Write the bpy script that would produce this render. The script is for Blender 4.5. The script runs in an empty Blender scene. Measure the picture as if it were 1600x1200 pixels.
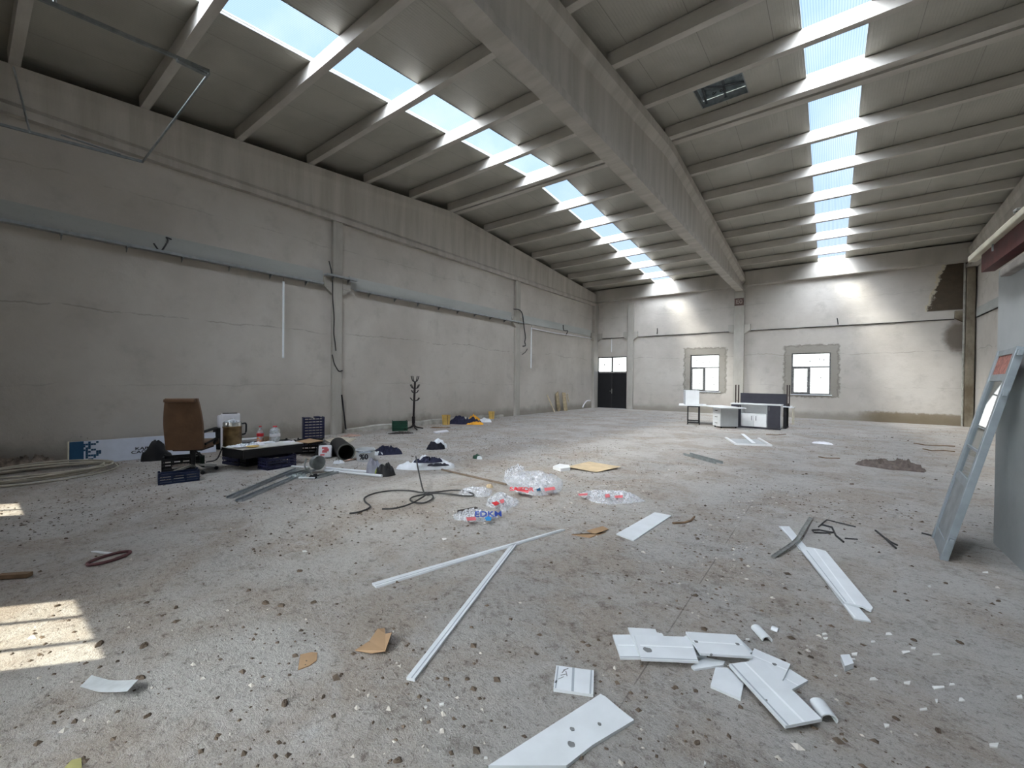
import bpy, bmesh, math, random
from mathutils import Vector, Matrix, noise
random.seed(7)
C = bpy.context.scene.collection
PI = math.pi
# ------------------------------------------------------------------ measured layout (metres)
FOC, YAW, PITCH, ROLL, EYE = 655.1172, .6481, -.0091, .0098, 1.5
WL, BAY, D, HT, ZR, HB, GAP = 10.5658, 1.612, 21.8663, 6.3545, 7.3193, 5.6787, .3586
YR = D - 7 * BAY; RISE = (ZR - HT) / (7 * BAY); YN = YR - GAP - 7 * BAY      # near wall face
XR = 4.11; MB_X = -3.337; PH = .26

def ray(px, py):
    X = (px - 800) / FOC; U = (600 - py) / FOC
    c, s = math.cos(ROLL), math.sin(ROLL); xr = c * X - s * U; u = s * X + c * U
    c, s = math.cos(PITCH), math.sin(PITCH); yr = c - s * u; z = s + c * u
    c, s = math.cos(YAW), math.sin(YAW)
    return Vector((c * xr - s * yr, s * xr + c * yr, z))
def at(px, py, z=0.0):
    d = ray(px, py); return Vector((0, 0, EYE)) + d * ((z - EYE) / d.z)
def atX(px, py, x):
    d = ray(px, py); return Vector((0, 0, EYE)) + d * (x / d.x)
def atY(px, py, y):
    d = ray(px, py); return Vector((0, 0, EYE)) + d * (y / d.y)
def zr(y):                                   # underside of the purlins = top of the beams
    if y > YR: return ZR - RISE * (y - YR)
    if y < YR - GAP: return ZR - RISE * (YR - GAP - y)
    return ZR

# ------------------------------------------------------------------ materials
def srgb(r, g, b):
    f = lambda c: (c / 255 / 12.92) if c / 255 <= .04045 else ((c / 255 + .055) / 1.055) ** 2.4
    return (f(r), f(g), f(b), 1)
class NT:
    def __init__(s, name):
        s.m = bpy.data.materials.new(name); s.m.use_nodes = True
        s.t = s.m.node_tree; s.t.nodes.clear()
        s.out = s.t.nodes.new('ShaderNodeOutputMaterial')
        s._co = None
    def n(s, typ, **kw):
        o = s.t.nodes.new(typ)
        for k, v in kw.items():
            if k.startswith('i_'): s.inp(o, k[2:], v)
            elif k.startswith('p_'): s.inp(o, int(k[2:]), v)
            else: setattr(o, k, v)
        return o
    def inp(s, o, k, v):
        i = o.inputs[k] if isinstance(k, int) else o.inputs[k.replace('_', ' ')]
        if isinstance(v, bpy.types.NodeSocket): s.t.links.new(v, i)
        elif isinstance(v, bpy.types.Node): s.t.links.new(v.outputs[0], i)
        else: i.default_value = v
    def co(s, kind='Object'):
        if not s._co: s._co = s.t.nodes.new('ShaderNodeTexCoord')
        return s._co.outputs[kind]
    def xyz(s):
        o = s.n('ShaderNodeSeparateXYZ', p_0=s.co()); return o.outputs[0], o.outputs[1], o.outputs[2]
    def m2(s, op, a, b=0.0, c=None):
        kw = dict(operation=op, p_0=a, p_1=b)
        if c is not None: kw['p_2'] = c
        return s.n('ShaderNodeMath', **kw).outputs[0]
    def ramp(s, v, a, b, lo=0.0, hi=1.0):     # smooth map a..b -> lo..hi
        return s.n('ShaderNodeMapRange', interpolation_type='SMOOTHSTEP', p_0=v, p_1=a, p_2=b, p_3=lo, p_4=hi).outputs[0]
    def noise(s, scale, detail=4, rough=.55, vec=None, sc=None, dist=0.0):
        v = vec if vec is not None else s.co()
        if sc: v = s.n('ShaderNodeMapping', p_0=v, i_Scale=sc).outputs[0]
        return s.n('ShaderNodeTexNoise', i_Vector=v, i_Scale=scale, i_Detail=detail, i_Roughness=rough, i_Distortion=dist).outputs[0]
    def mix(s, f, a, b, blend='MIX'):
        o = s.n('ShaderNodeMix', data_type='RGBA', blend_type=blend)
        s.inp(o, 0, f); s.inp(o, 6, a); s.inp(o, 7, b); return o.outputs[2]
    def bump(s, h, dist, strength=1.0):
        return s.n('ShaderNodeBump', i_Height=h, i_Distance=dist, i_Strength=strength).outputs[0]
    def pbr(s, col, rough=.6, metal=0.0, normal=None, spec=.5, **kw):
        p = s.n('ShaderNodeBsdfPrincipled')
        s.inp(p, 'Base Color', col); s.inp(p, 'Roughness', rough); s.inp(p, 'Metallic', metal)
        s.inp(p, 'Specular IOR Level', spec)
        if normal is not None: s.inp(p, 'Normal', normal)
        for k, v in kw.items(): s.inp(p, k.replace('_', ' '), v)
        s.t.links.new(p.outputs[0], s.out.inputs[0]); return s.m

MC = {}
def simple(name, rgb, rough=.6, metal=0.0, var=.12, scale=6.0, bump=0.0, spec=.4):
    if name in MC: return MC[name]
    t = NT(name); c = srgb(*rgb); n = t.noise(scale, 4)
    lo = tuple(v * (1 - var * 1.6) for v in c[:3]) + (1,); hi = tuple(min(1, v * (1 + var * 1.6)) for v in c[:3]) + (1,)
    col = t.mix(t.ramp(n, .3, .7), lo, hi)
    nm = t.bump(t.noise(scale * 5, 4), bump) if bump else None
    MC[name] = t.pbr(col, rough, metal, nm, spec); return MC[name]

def concrete(name, rgb, rgb2, big=.5, streak=(1, 1, 1), bumpd=.004, fine=22):
    t = NT(name)
    a = t.noise(big, 5, .6, sc=streak); b = t.noise(fine, 4, .7)
    col = t.mix(t.ramp(a, .32, .68), srgb(*rgb), srgb(*rgb2))
    col = t.mix(t.ramp(b, .58, .78, 0, .35), col, srgb(*[int(v * .72) for v in rgb]))
    h = t.m2('ADD', t.m2('MULTIPLY', a, .6), t.m2('MULTIPLY', b, .25))
    MC[name] = t.pbr(col, .85, 0, t.bump(h, bumpd), .25); return MC[name]

M_BEAM = concrete('cast_beam_concrete', (166, 161, 152), (184, 179, 171), .9, (1, 3.5, .35), .006, 30)
M_PURL = concrete('purlin_concrete', (178, 173, 165), (200, 196, 188), 1.6, (.35, 1, 1), .003, 30)
M_COL = concrete('column_concrete', (160, 156, 147), (190, 187, 178), .8, (1, 1, .4), .004)
M_BAND = concrete('ring_beam_cement', (160, 162, 158), (184, 186, 182), .6, (.3, .3, 1), .003)
M_FINE = concrete('mortar', (150, 146, 136), (190, 188, 180), 3.0, (1, 1, 1), .02)

def wall_mat(name, axis, tint=(0, 0, 0)):
    """Cement render: blotches, trowel sweep, wandering cracks, dusty splashed foot."""
    t = NT(name); x, y, z = t.xyz(); u = x if axis == 'x' else y
    a = t.noise(.33, 5, .62); b = t.noise(1.7, 5, .65); f = t.noise(26, 3, .7)
    col = t.mix(t.ramp(a, .3, .7), srgb(176, 170, 161), srgb(197, 192, 184))
    col = t.mix(t.ramp(b, .5, .8, 0, .55), col, srgb(158, 153, 144))
    col = t.mix(t.ramp(f, .6, .8, 0, .3), col, srgb(205, 202, 194))
    for zz, k in ((2.72, .45), (1.35, .2), (5.0, .2)):
        w = t.m2('MULTIPLY', t.m2('SUBTRACT', t.noise(.55, 6, .6, sc=(1, 1, 0)), .5), .55)
        d = t.m2('ABSOLUTE', t.m2('SUBTRACT', z, t.m2('ADD', w, zz)))
        line = t.m2('MULTIPLY', t.ramp(d, 0, .022, k, 0), t.ramp(b, .4, .55))
        col = t.mix(line, col, srgb(110, 105, 96))
    foot = t.m2('MULTIPLY', t.ramp(t.m2('ADD', z, t.m2('MULTIPLY', b, -.45)), -.12, .22, .8, 0), .8)
    col = t.mix(foot, col, srgb(128, 122, 110))
    spl = t.m2('MULTIPLY', t.ramp(t.noise(17, 3, .8), .66, .72), t.ramp(z, .1, 1.0, .8, 0))
    col = t.mix(spl, col, srgb(98, 92, 84))
    h = t.m2('ADD', t.m2('MULTIPLY', b, .8), t.m2('MULTIPLY', f, .12))
    return t, col, h, (x, y, z), b
t, col, h, _, _ = wall_mat('left_wall_render', 'y'); M_WL = t.pbr(col, .9, 0, t.bump(h, .02), .2)
t, col, h, _, _ = wall_mat('right_wall_render', 'y'); M_WR = t.pbr(col, .9, 0, t.bump(h, .02), .2)
t, col, h, (x, y, z), b = wall_mat('far_wall_render', 'x')
nz = t.noise(5.5, 5, .7)
for (x0, x1, z0, z1) in ((-5.52, -4.18, 1.05, 2.84), (-1.33, .03, 1.0, 2.8)):    # fresh cement round the two windows
    dx = t.m2('SUBTRACT', t.m2('ABSOLUTE', t.m2('SUBTRACT', x, (x0 + x1) / 2)), (x1 - x0) / 2)
    dz = t.m2('SUBTRACT', t.m2('ABSOLUTE', t.m2('SUBTRACT', z, (z0 + z1) / 2 + .12)), (z1 - z0) / 2 - .08)
    dd = t.m2('ADD', t.m2('MAXIMUM', dx, dz), t.m2('MULTIPLY', t.m2('SUBTRACT', nz, .5), .32))
    col = t.mix(t.ramp(dd, .24, .30, .62, 0), col, srgb(126, 122, 112))
    edge = t.m2('MULTIPLY', t.ramp(dd, .20, .26), t.ramp(dd, .27, .33, 1, 0))
    col = t.mix(t.m2('MULTIPLY', edge, .45), col, srgb(92, 87, 78))
# brown damp stains in the far right corner
lim = t.m2('ADD', t.m2('MULTIPLY', t.m2('SUBTRACT', z, 4.3), .27), 2.88)
st = t.m2('SUBTRACT', t.m2('ADD', x, t.m2('MULTIPLY', t.m2('SUBTRACT', nz, .5), .5)), lim)
msk = t.m2('MULTIPLY', t.ramp(st, -.02, .06), t.ramp(z, 4.18, 4.24))
col = t.mix(t.m2('MULTIPLY', msk, .93), col, t.mix(nz, srgb(44, 35, 25), srgb(86, 72, 54)))
rim = t.m2('MULTIPLY', t.m2('MULTIPLY', t.ramp(st, -.10, -.03), t.ramp(st, -.03, .05, 1, 0)), t.ramp(z, 4.18, 4.24))
col = t.mix(t.m2('MULTIPLY', rim, .6), col, srgb(196, 184, 150))
dx = t.m2('MULTIPLY', t.m2('SUBTRACT', x, 3.72), 1.35); dz = t.m2('MULTIPLY', t.m2('SUBTRACT', z, 3.25), .9)
r2 = t.m2('ADD', t.m2('SQRT', t.m2('ADD', t.m2('MULTIPLY', dx, dx), t.m2('MULTIPLY', dz, dz))), t.m2('MULTIPLY', t.m2('SUBTRACT', nz, .5), .3))
col = t.mix(t.ramp(r2, .35, .7, .8, 0), col, srgb(84, 72, 58))
ft = t.m2('MULTIPLY', t.ramp(t.m2('ADD', z, t.m2('MULTIPLY', nz, -.25)), .22, .32, .75, 0), t.ramp(x, .6, 1.6))
col = t.mix(ft, col, srgb(112, 98, 74))
M_WF = t.pbr(col, .9, 0, t.bump(h, .025), .2)

t = NT('grey_partition_render'); a = t.noise(.7, 5, .6); b = t.noise(9, 5, .7)
col = t.mix(t.ramp(a, .3, .7), srgb(168, 172, 173), srgb(188, 191, 190))
col = t.mix(t.ramp(b, .6, .8, 0, .3), col, srgb(150, 152, 150))
M_PART = t.pbr(col, .85, 0, t.bump(b, .004), .25)

# floor: pale screed, brown mud tracks, chalky dust, grit
t = NT('dusty_screed'); x, y, z = t.xyz()
a = t.noise(.28, 6, .62, dist=.6); b = t.noise(1.1, 6, .68, dist=.3); c_ = t.noise(5.5, 8, .78); f = t.noise(30, 6, .8); g = t.noise(110, 3, .75); big = t.noise(.13, 3, .5)
col = t.mix(t.ramp(a, .35, .65), srgb(172, 169, 164), srgb(192, 189, 183))
col = t.mix(t.ramp(b, .42, .62, 0, .85), col, srgb(168, 157, 145))
mud = t.m2('MULTIPLY', t.ramp(c_, .50, .66), t.ramp(a, .40, .62, 1, .3))
col = t.mix(t.m2('MULTIPLY', mud, .72), col, srgb(106, 95, 84))
m2_ = t.noise(9, 7, .8, dist=.5); col = t.mix(t.m2('MULTIPLY', t.ramp(m2_, .56, .66, 0, .6), t.ramp(x, .5, -4.5, .45, 1)), col, srgb(84, 74, 64))
m3_ = t.noise(17, 6, .75, dist=.7, sc=(1, 1.5, 1)); col = t.mix(t.m2('MULTIPLY', t.ramp(m3_, .55, .63, 0, .62), t.ramp(b, .35, .6, .35, 1)), col, srgb(92, 82, 72)); col = t.mix(t.ramp(m3_, .42, .34, 0, .45), col, srgb(202, 200, 196))
col = t.mix(t.ramp(t.noise(2.3, 6, .72, dist=.8), .58, .70, 0, .6), col, srgb(196, 196, 194))
col = t.mix(t.ramp(f, .54, .66, 0, .7), col, srgb(98, 88, 77))
col = t.mix(t.ramp(f, .46, .34, 0, .5), col, srgb(192, 190, 185))
col = t.mix(t.ramp(g, .58, .68, 0, .6), col, srgb(74, 66, 58))
col = t.mix(t.ramp(g, .42, .33, 0, .55), col, srgb(214, 212, 207))
jt = t.m2('ABSOLUTE', t.m2('ADD', x, .75))                      # saw-cut joint running up the hall
col = t.mix(t.m2('MULTIPLY', t.ramp(jt, .001, .006, .6, 0), t.m2('MULTIPLY', t.ramp(b, .46, .56), t.ramp(y, 6.2, 5.6))), col, srgb(70, 66, 62))
h = t.m2('ADD', t.m2('MULTIPLY', t.m2('ADD', c_, t.m2('MULTIPLY', m3_, .6)), .9), t.m2('ADD', t.m2('MULTIPLY', f, .5), t.m2('MULTIPLY', g, .2)))
M_FLOOR = t.pbr(col, .72, 0, t.bump(h, .03), .3)

# roof lining: pale sandwich panel, ribs along the slope, joints every metre
t = NT('sandwich_panel_lining'); x, y, z = t.xyz()
rib = t.m2('SINE', t.m2('MULTIPLY', x, 2 * PI / .05))
jn = t.m2('ABSOLUTE', t.m2('SUBTRACT', t.m2('FRACT', t.m2('ADD', x, 20.35)), .5))
col = t.mix(t.ramp(t.noise(.8, 4), .35, .65), srgb(158, 155, 145), srgb(172, 169, 159))
col = t.mix(t.ramp(jn, .0, .008, .7, 0), col, srgb(90, 88, 82))
M_CEIL = t.pbr(col, .42, 0, t.bump(t.ramp(rib, .5, 1), .0018), .45)

t = NT('polycarbonate_skylight'); x, y, z = t.xyz()
rib = t.ramp(t.m2('SINE', t.m2('MULTIPLY', x, 2 * PI / .036)), .2, 1)
tr = t.n('ShaderNodeBsdfTransparent', p_0=t.mix(rib, (.95, .97, 1, 1), (.80, .86, .93, 1)))
tl = t.n('ShaderNodeBsdfTranslucent', p_0=(.9, .93, .95, 1))
mx = t.n('ShaderNodeMixShader', p_0=.012); t.inp(mx, 1, tr); t.inp(mx, 2, tl)
t.t.links.new(mx.outputs[0], t.out.inputs[0]); M_SKYL = t.m

def glass(name, tint, gloss):
    t = NT(name)
    tr = t.n('ShaderNodeBsdfTransparent', p_0=tint); gl = t.n('ShaderNodeBsdfGlossy', i_Roughness=.02)
    fr = t.n('ShaderNodeLayerWeight', i_Blend=.5)
    mx = t.n('ShaderNodeMixShader', p_0=t.m2('MINIMUM', t.m2('ADD', t.m2('MULTIPLY', t.m2('POWER', fr.outputs[1], 5.0), .96), .02 + gloss), 1.0)); t.inp(mx, 1, tr); t.inp(mx, 2, gl)
    t.t.links.new(mx.outputs[0], t.out.inputs[0]); return t.m
M_GLASS = glass('window_glass', (.93, .95, .95, 1), 0.0)
M_GLASS2 = glass('door_leaf_glass', (.86, .9, .9, 1), .12)
M_DIMPANE = glass('light_dimming_glass', (.3, .3, .297, 1), 0.0)  # dark tint added to unseen near-wall panes to dim the light they admit
def film(name, tint, cover):
    t = NT(name); n = t.noise(14, 5, .7, dist=1.5)
    tr = t.n('ShaderNodeBsdfTransparent', p_0=(.95, .96, .97, 1)); p = t.n('ShaderNodeBsdfPrincipled')
    t.inp(p, 'Base Color', tint); t.inp(p, 'Roughness', .2); t.inp(p, 'Specular IOR Level', .8)
    t.inp(p, 'Normal', t.bump(n, .006))
    mx = t.n('ShaderNodeMixShader', p_0=t.ramp(n, .3, .75, cover * .5, min(1, cover * 1.4))); t.inp(mx, 1, tr); t.inp(mx, 2, p)
    t.t.links.new(mx.outputs[0], t.out.inputs[0]); MC[name] = t.m; return t.m
M_FILM = film('clear_wrapping_film', (.86, .87, .9, 1), .32)

M_PVC = simple('white_pvc', (214, 219, 222), .35, var=.03, spec=.5)
M_PVCE = simple('pvc_groove', (236, 240, 242), .3, var=.02)
M_PVCD = simple('pvc_shadow_groove', (160, 168, 174), .5, var=.02)
M_GALV = simple('galvanised_steel', (172, 178, 180), .38, .75, .08, 9)
M_GALVD = simple('dull_zinc', (140, 146, 146), .5, .5, .1, 12)
M_ALU = simple('brushed_aluminium', (146, 155, 160), .4, .35, .06, 8)
M_BLACK = simple('black_paint', (24, 24, 27), .5, var=.1)
M_BPLA = simple('black_plastic', (22, 23, 26), .5, var=.2)
M_NAVY = simple('navy_plastic', (26, 30, 62), .45, var=.15)
M_BLUE = simple('dark_blue_plastic', (30, 42, 70), .45, var=.15)
M_GREEN = simple('dark_green_plastic', (28, 68, 52), .5, var=.15)
M_CARD = simple('brown_cardboard', (158, 130, 100), .85, var=.06, scale=3)
M_CARDY = simple('pale_cardboard', (196, 176, 144), .85, var=.06)
M_LEATH = simple('tan_leatherette', (102, 76, 55), .45, var=.1, scale=5, bump=.002)
M_DKCL = simple('dark_cloth', (30, 30, 40), .95, var=.2, scale=20, bump=.003)
M_NVCL = simple('navy_cloth', (38, 40, 62), .95, var=.2, scale=20, bump=.003)
M_WHCL = simple('white_cloth', (222, 226, 230), .8, var=.04, scale=12, bump=.003)
M_GYCL = simple('taupe_cloth', (104, 94, 88), .95, var=.15, scale=16, bump=.004)
M_ORCL = simple('orange_cloth', (222, 160, 50), .9, var=.1)
M_YEL = simple('yellow_plastic', (206, 172, 96), .6, var=.1)
M_WHITE = simple('white_laminate', (226, 228, 228), .4, var=.02)
M_GLAM = simple('grey_laminate_edge', (176, 180, 182), .5, var=.02)
M_ANTH = simple('anthracite_laminate', (52, 52, 60), .45, var=.04)
M_WOOD = simple('weathered_wood', (178, 162, 132), .85, var=.15, scale=8)
M_WOODD = simple('dark_wood', (118, 96, 74), .85, var=.15, scale=8)
M_RUST = simple('red_oxide_steel', (84, 34, 32), .6, .1, .2, 8)
M_CREAM = simple('cream_painted_steel', (206, 200, 178), .45, var=.06)
M_CABLE = simple('black_cable', (52, 52, 52), .55, var=.1)
M_HOSE = simple('beige_hose', (176, 170, 154), .55, var=.1)
M_CHROME = simple('bright_metal', (206, 208, 206), .22, .9, .04)
M_BRASS = simple('tarnished_steel', (120, 100, 70), .35, .7, .2, 9)
M_RED = simple('red_plastic', (190, 36, 44), .5, var=.06)
M_PINK = simple('pink_red_print', (206, 104, 110), .5, var=.1)
M_BLUEP = simple('bright_blue_print', (36, 128, 190), .5, var=.05)
M_TEALP = simple('dark_teal_print', (12, 66, 98), .5, var=.06)
M_ORANGE = simple('orange_drink', (228, 130, 30), .3, var=.05)
M_GRIT = simple('dry_mud_crumbs', (96, 84, 72), .95, var=.3, scale=3)
M_BRICK = simple('brick_rubble', (132, 120, 108), .95, var=.3, scale=9, bump=.01)
M_PLIGHT = simple('plaster_chips', (226, 226, 222), .8, var=.05)
M_CLEAR = film('clear_bottle_plastic', (.8, .86, .9, 1), .35)
M_SILV = simple('bright_sheet_metal', (226, 232, 234), .38, .45, .06, 14)
M_SHAD = simple('painted_ledge_shade', (30, 28, 26), .9)
M_PAPR = simple('white_paper', (228, 228, 232), .8, var=.03)

# ------------------------------------------------------------------ geometry helpers
class MB:
    def __init__(s): s.v = []; s.f = []; s.mi = []; s.k = 0
    def mat(s, k): s.k = k; return s
    def add(s, vs, fs, M=None):
        o = len(s.v)
        s.v += [tuple(M @ Vector(p)) if M else tuple(p) for p in vs]
        s.f += [tuple(i + o for i in f) for f in fs]; s.mi += [s.k] * len(fs); return s
    def box(s, x0, x1, y0, y1, z0, z1, M=None, tx=0, ty=0):
        vs = [(x0, y0, z0), (x1, y0, z0), (x1, y1, z0), (x0, y1, z0), (x0 + tx, y0 + ty, z1), (x1 - tx, y0 + ty, z1), (x1 - tx, y1 - ty, z1), (x0 + tx, y1 - ty, z1)]
        return s.add(vs, [(3, 2, 1, 0), (4, 5, 6, 7), (0, 1, 5, 4), (1, 2, 6, 5), (2, 3, 7, 6), (3, 0, 4, 7)], M)
    def rbox(s, x0, x1, y0, y1, z0, z1, b=.01, M=None):          # box with bevelled edges
        bm = bmesh.new(); bmesh.ops.create_cube(bm, size=1)
        for v in bm.verts: v.co = Vector(((x0 + x1) / 2 + v.co.x * (x1 - x0), (y0 + y1) / 2 + v.co.y * (y1 - y0), (z0 + z1) / 2 + v.co.z * (z1 - z0)))
        bmesh.ops.bevel(bm, geom=bm.edges[:], offset=b, segments=2, affect='EDGES', profile=.6)
        bm.verts.index_update()
        s.add([v.co[:] for v in bm.verts], [[v.index for v in f.verts] for f in bm.faces], M); bm.free(); return s
    def prism(s, pts, z0, z1, M=None):                           # pts: 2D outline, extruded in z
        n = len(pts); area = sum(pts[i][0] * pts[(i + 1) % n][1] - pts[(i + 1) % n][0] * pts[i][1] for i in range(n))
        if area < 0: pts = pts[::-1]
        z0s = z0 if isinstance(z0, (list, tuple)) else [z0] * n; z1s = z1 if isinstance(z1, (list, tuple)) else [z1] * n
        if area < 0: z0s = z0s[::-1]; z1s = z1s[::-1]
        vs = [(p[0], p[1], a) for p, a in zip(pts, z0s)] + [(p[0], p[1], a) for p, a in zip(pts, z1s)]
        fs = [tuple(range(n - 1, -1, -1)), tuple(range(n, 2 * n))] + [(i, (i + 1) % n, (i + 1) % n + n, i + n) for i in range(n)]
        return s.add(vs, fs, M)
    def loft(s, secs, cap=True, closed=True):                    # secs: list of equal length 3D rings
        n = len(secs[0]); vs = [p for q in secs for p in q]; fs = []
        for a in range(len(secs) - 1):
            for i in range(n if closed else n - 1):
                j = (i + 1) % n; fs.append((a * n + i, a * n + j, (a + 1) * n + j, (a + 1) * n + i))
        if cap: fs.append(tuple(range(n - 1, -1, -1))); fs.append(tuple((len(secs) - 1) * n + i for i in range(n)))
        return s.add(vs, fs)
    def lathe(s, prof, seg=20, M=None, c=(0, 0, 0)):
        vs = []; fs = []
        for r, z in prof:
            for i in range(seg):
                a = 2 * PI * i / seg; vs.append((c[0] + r * math.cos(a), c[1] + r * math.sin(a), c[2] + z))
        for k in range(len(prof) - 1):
            for i in range(seg):
                j = (i + 1) % seg; fs.append((k * seg + i, k * seg + j, (k + 1) * seg + j, (k + 1) * seg + i))
        if prof[0][0] > 1e-6: fs.append(tuple(range(seg - 1, -1, -1)))
        if prof[-1][0] > 1e-6: fs.append(tuple((len(prof) - 1) * seg + i for i in range(seg)))
        return s.add(vs, fs, M)
    def tube(s, pts, r, seg=8, flat=1.0, M=None):
        pts = [Vector(p) for p in pts]; rings = []; prev = None
        for i, p in enumerate(pts):
            d = (pts[min(i + 1, len(pts) - 1)] - pts[max(i - 1, 0)]).normalized()
            a = (d.cross(Vector((0, 0, 1))) if abs(d.z) < .95 else d.cross(Vector((1, 0, 0)))).normalized()
            b = a.cross(d).normalized(); rr = r[i] if isinstance(r, (list, tuple)) else r
            rings.append([tuple(p + a * math.cos(2 * PI * k / seg) * rr + b * math.sin(2 * PI * k / seg) * rr * flat) for k in range(seg)])
        o = s.M if hasattr(s, 'M') else None
        if M: rings = [[tuple(M @ Vector(q)) for q in R] for R in rings]
        return s.loft(rings)
    def bar(s, a, b, w, h, up=(0, 0, 1)):                        # rectangular bar between two points
        a = Vector(a); b = Vector(b); d = (b - a).normalized(); up = Vector(up)
        x = d.cross(up).normalized() if abs(d.dot(up)) < .98 else d.cross(Vector((1, 0, 0))).normalized(); y = x.cross(d).normalized()
        R = lambda p: [tuple(p + x * sx * w / 2 + y * sy * h / 2) for sx, sy in ((-1, -1), (1, -1), (1, 1), (-1, 1))]
        return s.loft([R(a), R(b)])
    def build(s, name, mats, parent=None, smooth=False, **kw):
        me = bpy.data.meshes.new(name); me.from_pydata(s.v, [], s.f)
        mats = mats if isinstance(mats, (list, tuple)) else [mats]
        for m in mats: me.materials.append(m)
        me.polygons.foreach_set('material_index', s.mi)
        if smooth: me.polygons.foreach_set('use_smooth', [True] * len(me.polygons))
        me.update(); bm = bmesh.new(); bm.from_mesh(me); bmesh.ops.recalc_face_normals(bm, faces=bm.faces[:]); bm.to_mesh(me); bm.free()
        if smooth:
            try: me.set_sharp_from_angle(angle=math.radians(40))
            except Exception: pass
        o = bpy.data.objects.new(name, me); C.objects.link(o)
        if parent: o.parent = parent
        for k, v in kw.items(): o[k] = v
        return o
def tag(o, label, cat, group=None, kind=None):
    o['label'] = label; o['category'] = cat
    if group: o['group'] = group
    if kind: o['kind'] = kind
    return o
def struct(mb, name, m, label=None, smooth=False):
    o = mb.build(name, m, smooth=smooth); o['kind'] = 'structure'
    if label: o['label'] = label
    return o
def thing(name, label, cat, loc=(0, 0, 0), rz=0.0, group=None, M=None):
    o = bpy.data.objects.new(name, None); C.objects.link(o); o.empty_display_size = .1
    if M is not None: o.matrix_world = M
    else: o.location = loc; o.rotation_euler = (0, 0, rz)
    return tag(o, label, cat, group)
def one(mb, name, m, label, cat, loc=(0, 0, 0), rz=0.0, group=None, smooth=False, kind=None):
    o = mb.build(name, m, smooth=smooth); o.location = loc; o.rotation_euler = (0, 0, rz); return tag(o, label, cat, group, kind)
def centred(mb):                                                 # move origin to the footprint centre
    n = len(mb.v); cx = sum(p[0] for p in mb.v) / n; cy = sum(p[1] for p in mb.v) / n; cz = min(p[2] for p in mb.v)
    mb.v = [(p[0] - cx, p[1] - cy, p[2] - cz) for p in mb.v]; return (cx, cy, cz)
def put(mb, name, m, label, cat, group=None, smooth=False, kind=None):
    c = centred(mb); return one(mb, name, m, label, cat, c, 0, group, smooth, kind)
def text_mesh(body, size, m, parent, M, name='lettering', ext=.001, bold=.02):
    cu = bpy.data.curves.new(name, 'FONT'); cu.body = body; cu.size = size; cu.extrude = ext; cu.offset = size * bold; cu.align_x = 'CENTER'; cu.align_y = 'CENTER'
    tmp = bpy.data.objects.new('tmp', cu); C.objects.link(tmp)
    me = bpy.data.meshes.new_from_object(tmp.evaluated_get(bpy.context.evaluated_depsgraph_get()))
    bpy.data.objects.remove(tmp); me.materials.clear(); me.materials.append(m); me.name = name
    o = bpy.data.objects.new(name, me); C.objects.link(o); o.parent = parent; o.matrix_local = M; return o
def frame_M(o, x, y):                                            # matrix from origin, local x, local y
    x = Vector(x).normalized(); y = Vector(y); y = (y - x * y.dot(x)).normalized(); z = x.cross(y)
    M = Matrix((x, y, z)).transposed().to_4x4(); M.translation = Vector(o); return M
def blob(rx, ry, h, seed, fold=.35, nx=30, ny=22, sharp=1.0, lump=2.2, edge=.18):
    """A crumpled heap: a dome whose outline and surface are folded by ridged noise, closed underneath."""
    mb = MB(); top = []; S = Vector((seed * 7.3, seed * 3.1, seed))
    for j in range(ny + 1):
        r = j / ny
        for i in range(nx):
            a = 2 * PI * i / nx
            k = 1 + edge * 2 * (noise.noise(Vector((math.cos(a) * 1.3, math.sin(a) * 1.3, 0)) + S)) + edge * .6 * noise.noise(Vector((math.cos(a) * 4, math.sin(a) * 4, 1)) + S)
            x, y = math.cos(a) * r * rx * k, math.sin(a) * r * ry * k
            p = Vector((x / max(rx, ry) * lump, y / max(rx, ry) * lump, 0)) + S
            rid = 1 - abs(noise.noise(p * 1.6)) * 2.4; l = .5 + .5 * noise.noise(p * .8 + Vector((5, 5, 5)))
            prof = (1 - r ** 3) ** .6 if r < 1 else 0
            z = h * prof * (1 - fold + fold * rid) * (.45 + .75 * l)
            top.append((x, y, max(z, .0) + (.004 if r < 1 else 0)))
    fs = []
    for j in range(ny):
        for i in range(nx):
            q = (i + 1) % nx; fs.append((j * nx + i, j * nx + q, (j + 1) * nx + q, (j + 1) * nx + i))
    fs.append(tuple(ny * nx + i for i in range(nx)))
    mb.add(top, fs); return mb
def bezier(pts, n=10):                                           # Catmull-Rom through points
    P = [Vector(p) for p in pts]; P = [P[0] * 2 - P[1]] + P + [P[-1] * 2 - P[-2]]; out = []
    for k in range(1, len(P) - 2):
        for i in range(n):
            u = i / n; a, b, c, d = P[k - 1], P[k], P[k + 1], P[k + 2]
            out.append(.5 * ((2 * b) + (c - a) * u + (2 * a - 5 * b + 4 * c - d) * u * u + (3 * b - a - 3 * c + d) * u ** 3))
    out.append(P[-2]); return out
ORD = ['first', 'second', 'third', 'fourth', 'fifth', 'sixth', 'seventh', 'eighth', 'ninth', 'tenth', 'eleventh', 'twelfth', 'thirteenth', 'fourteenth']

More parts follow.
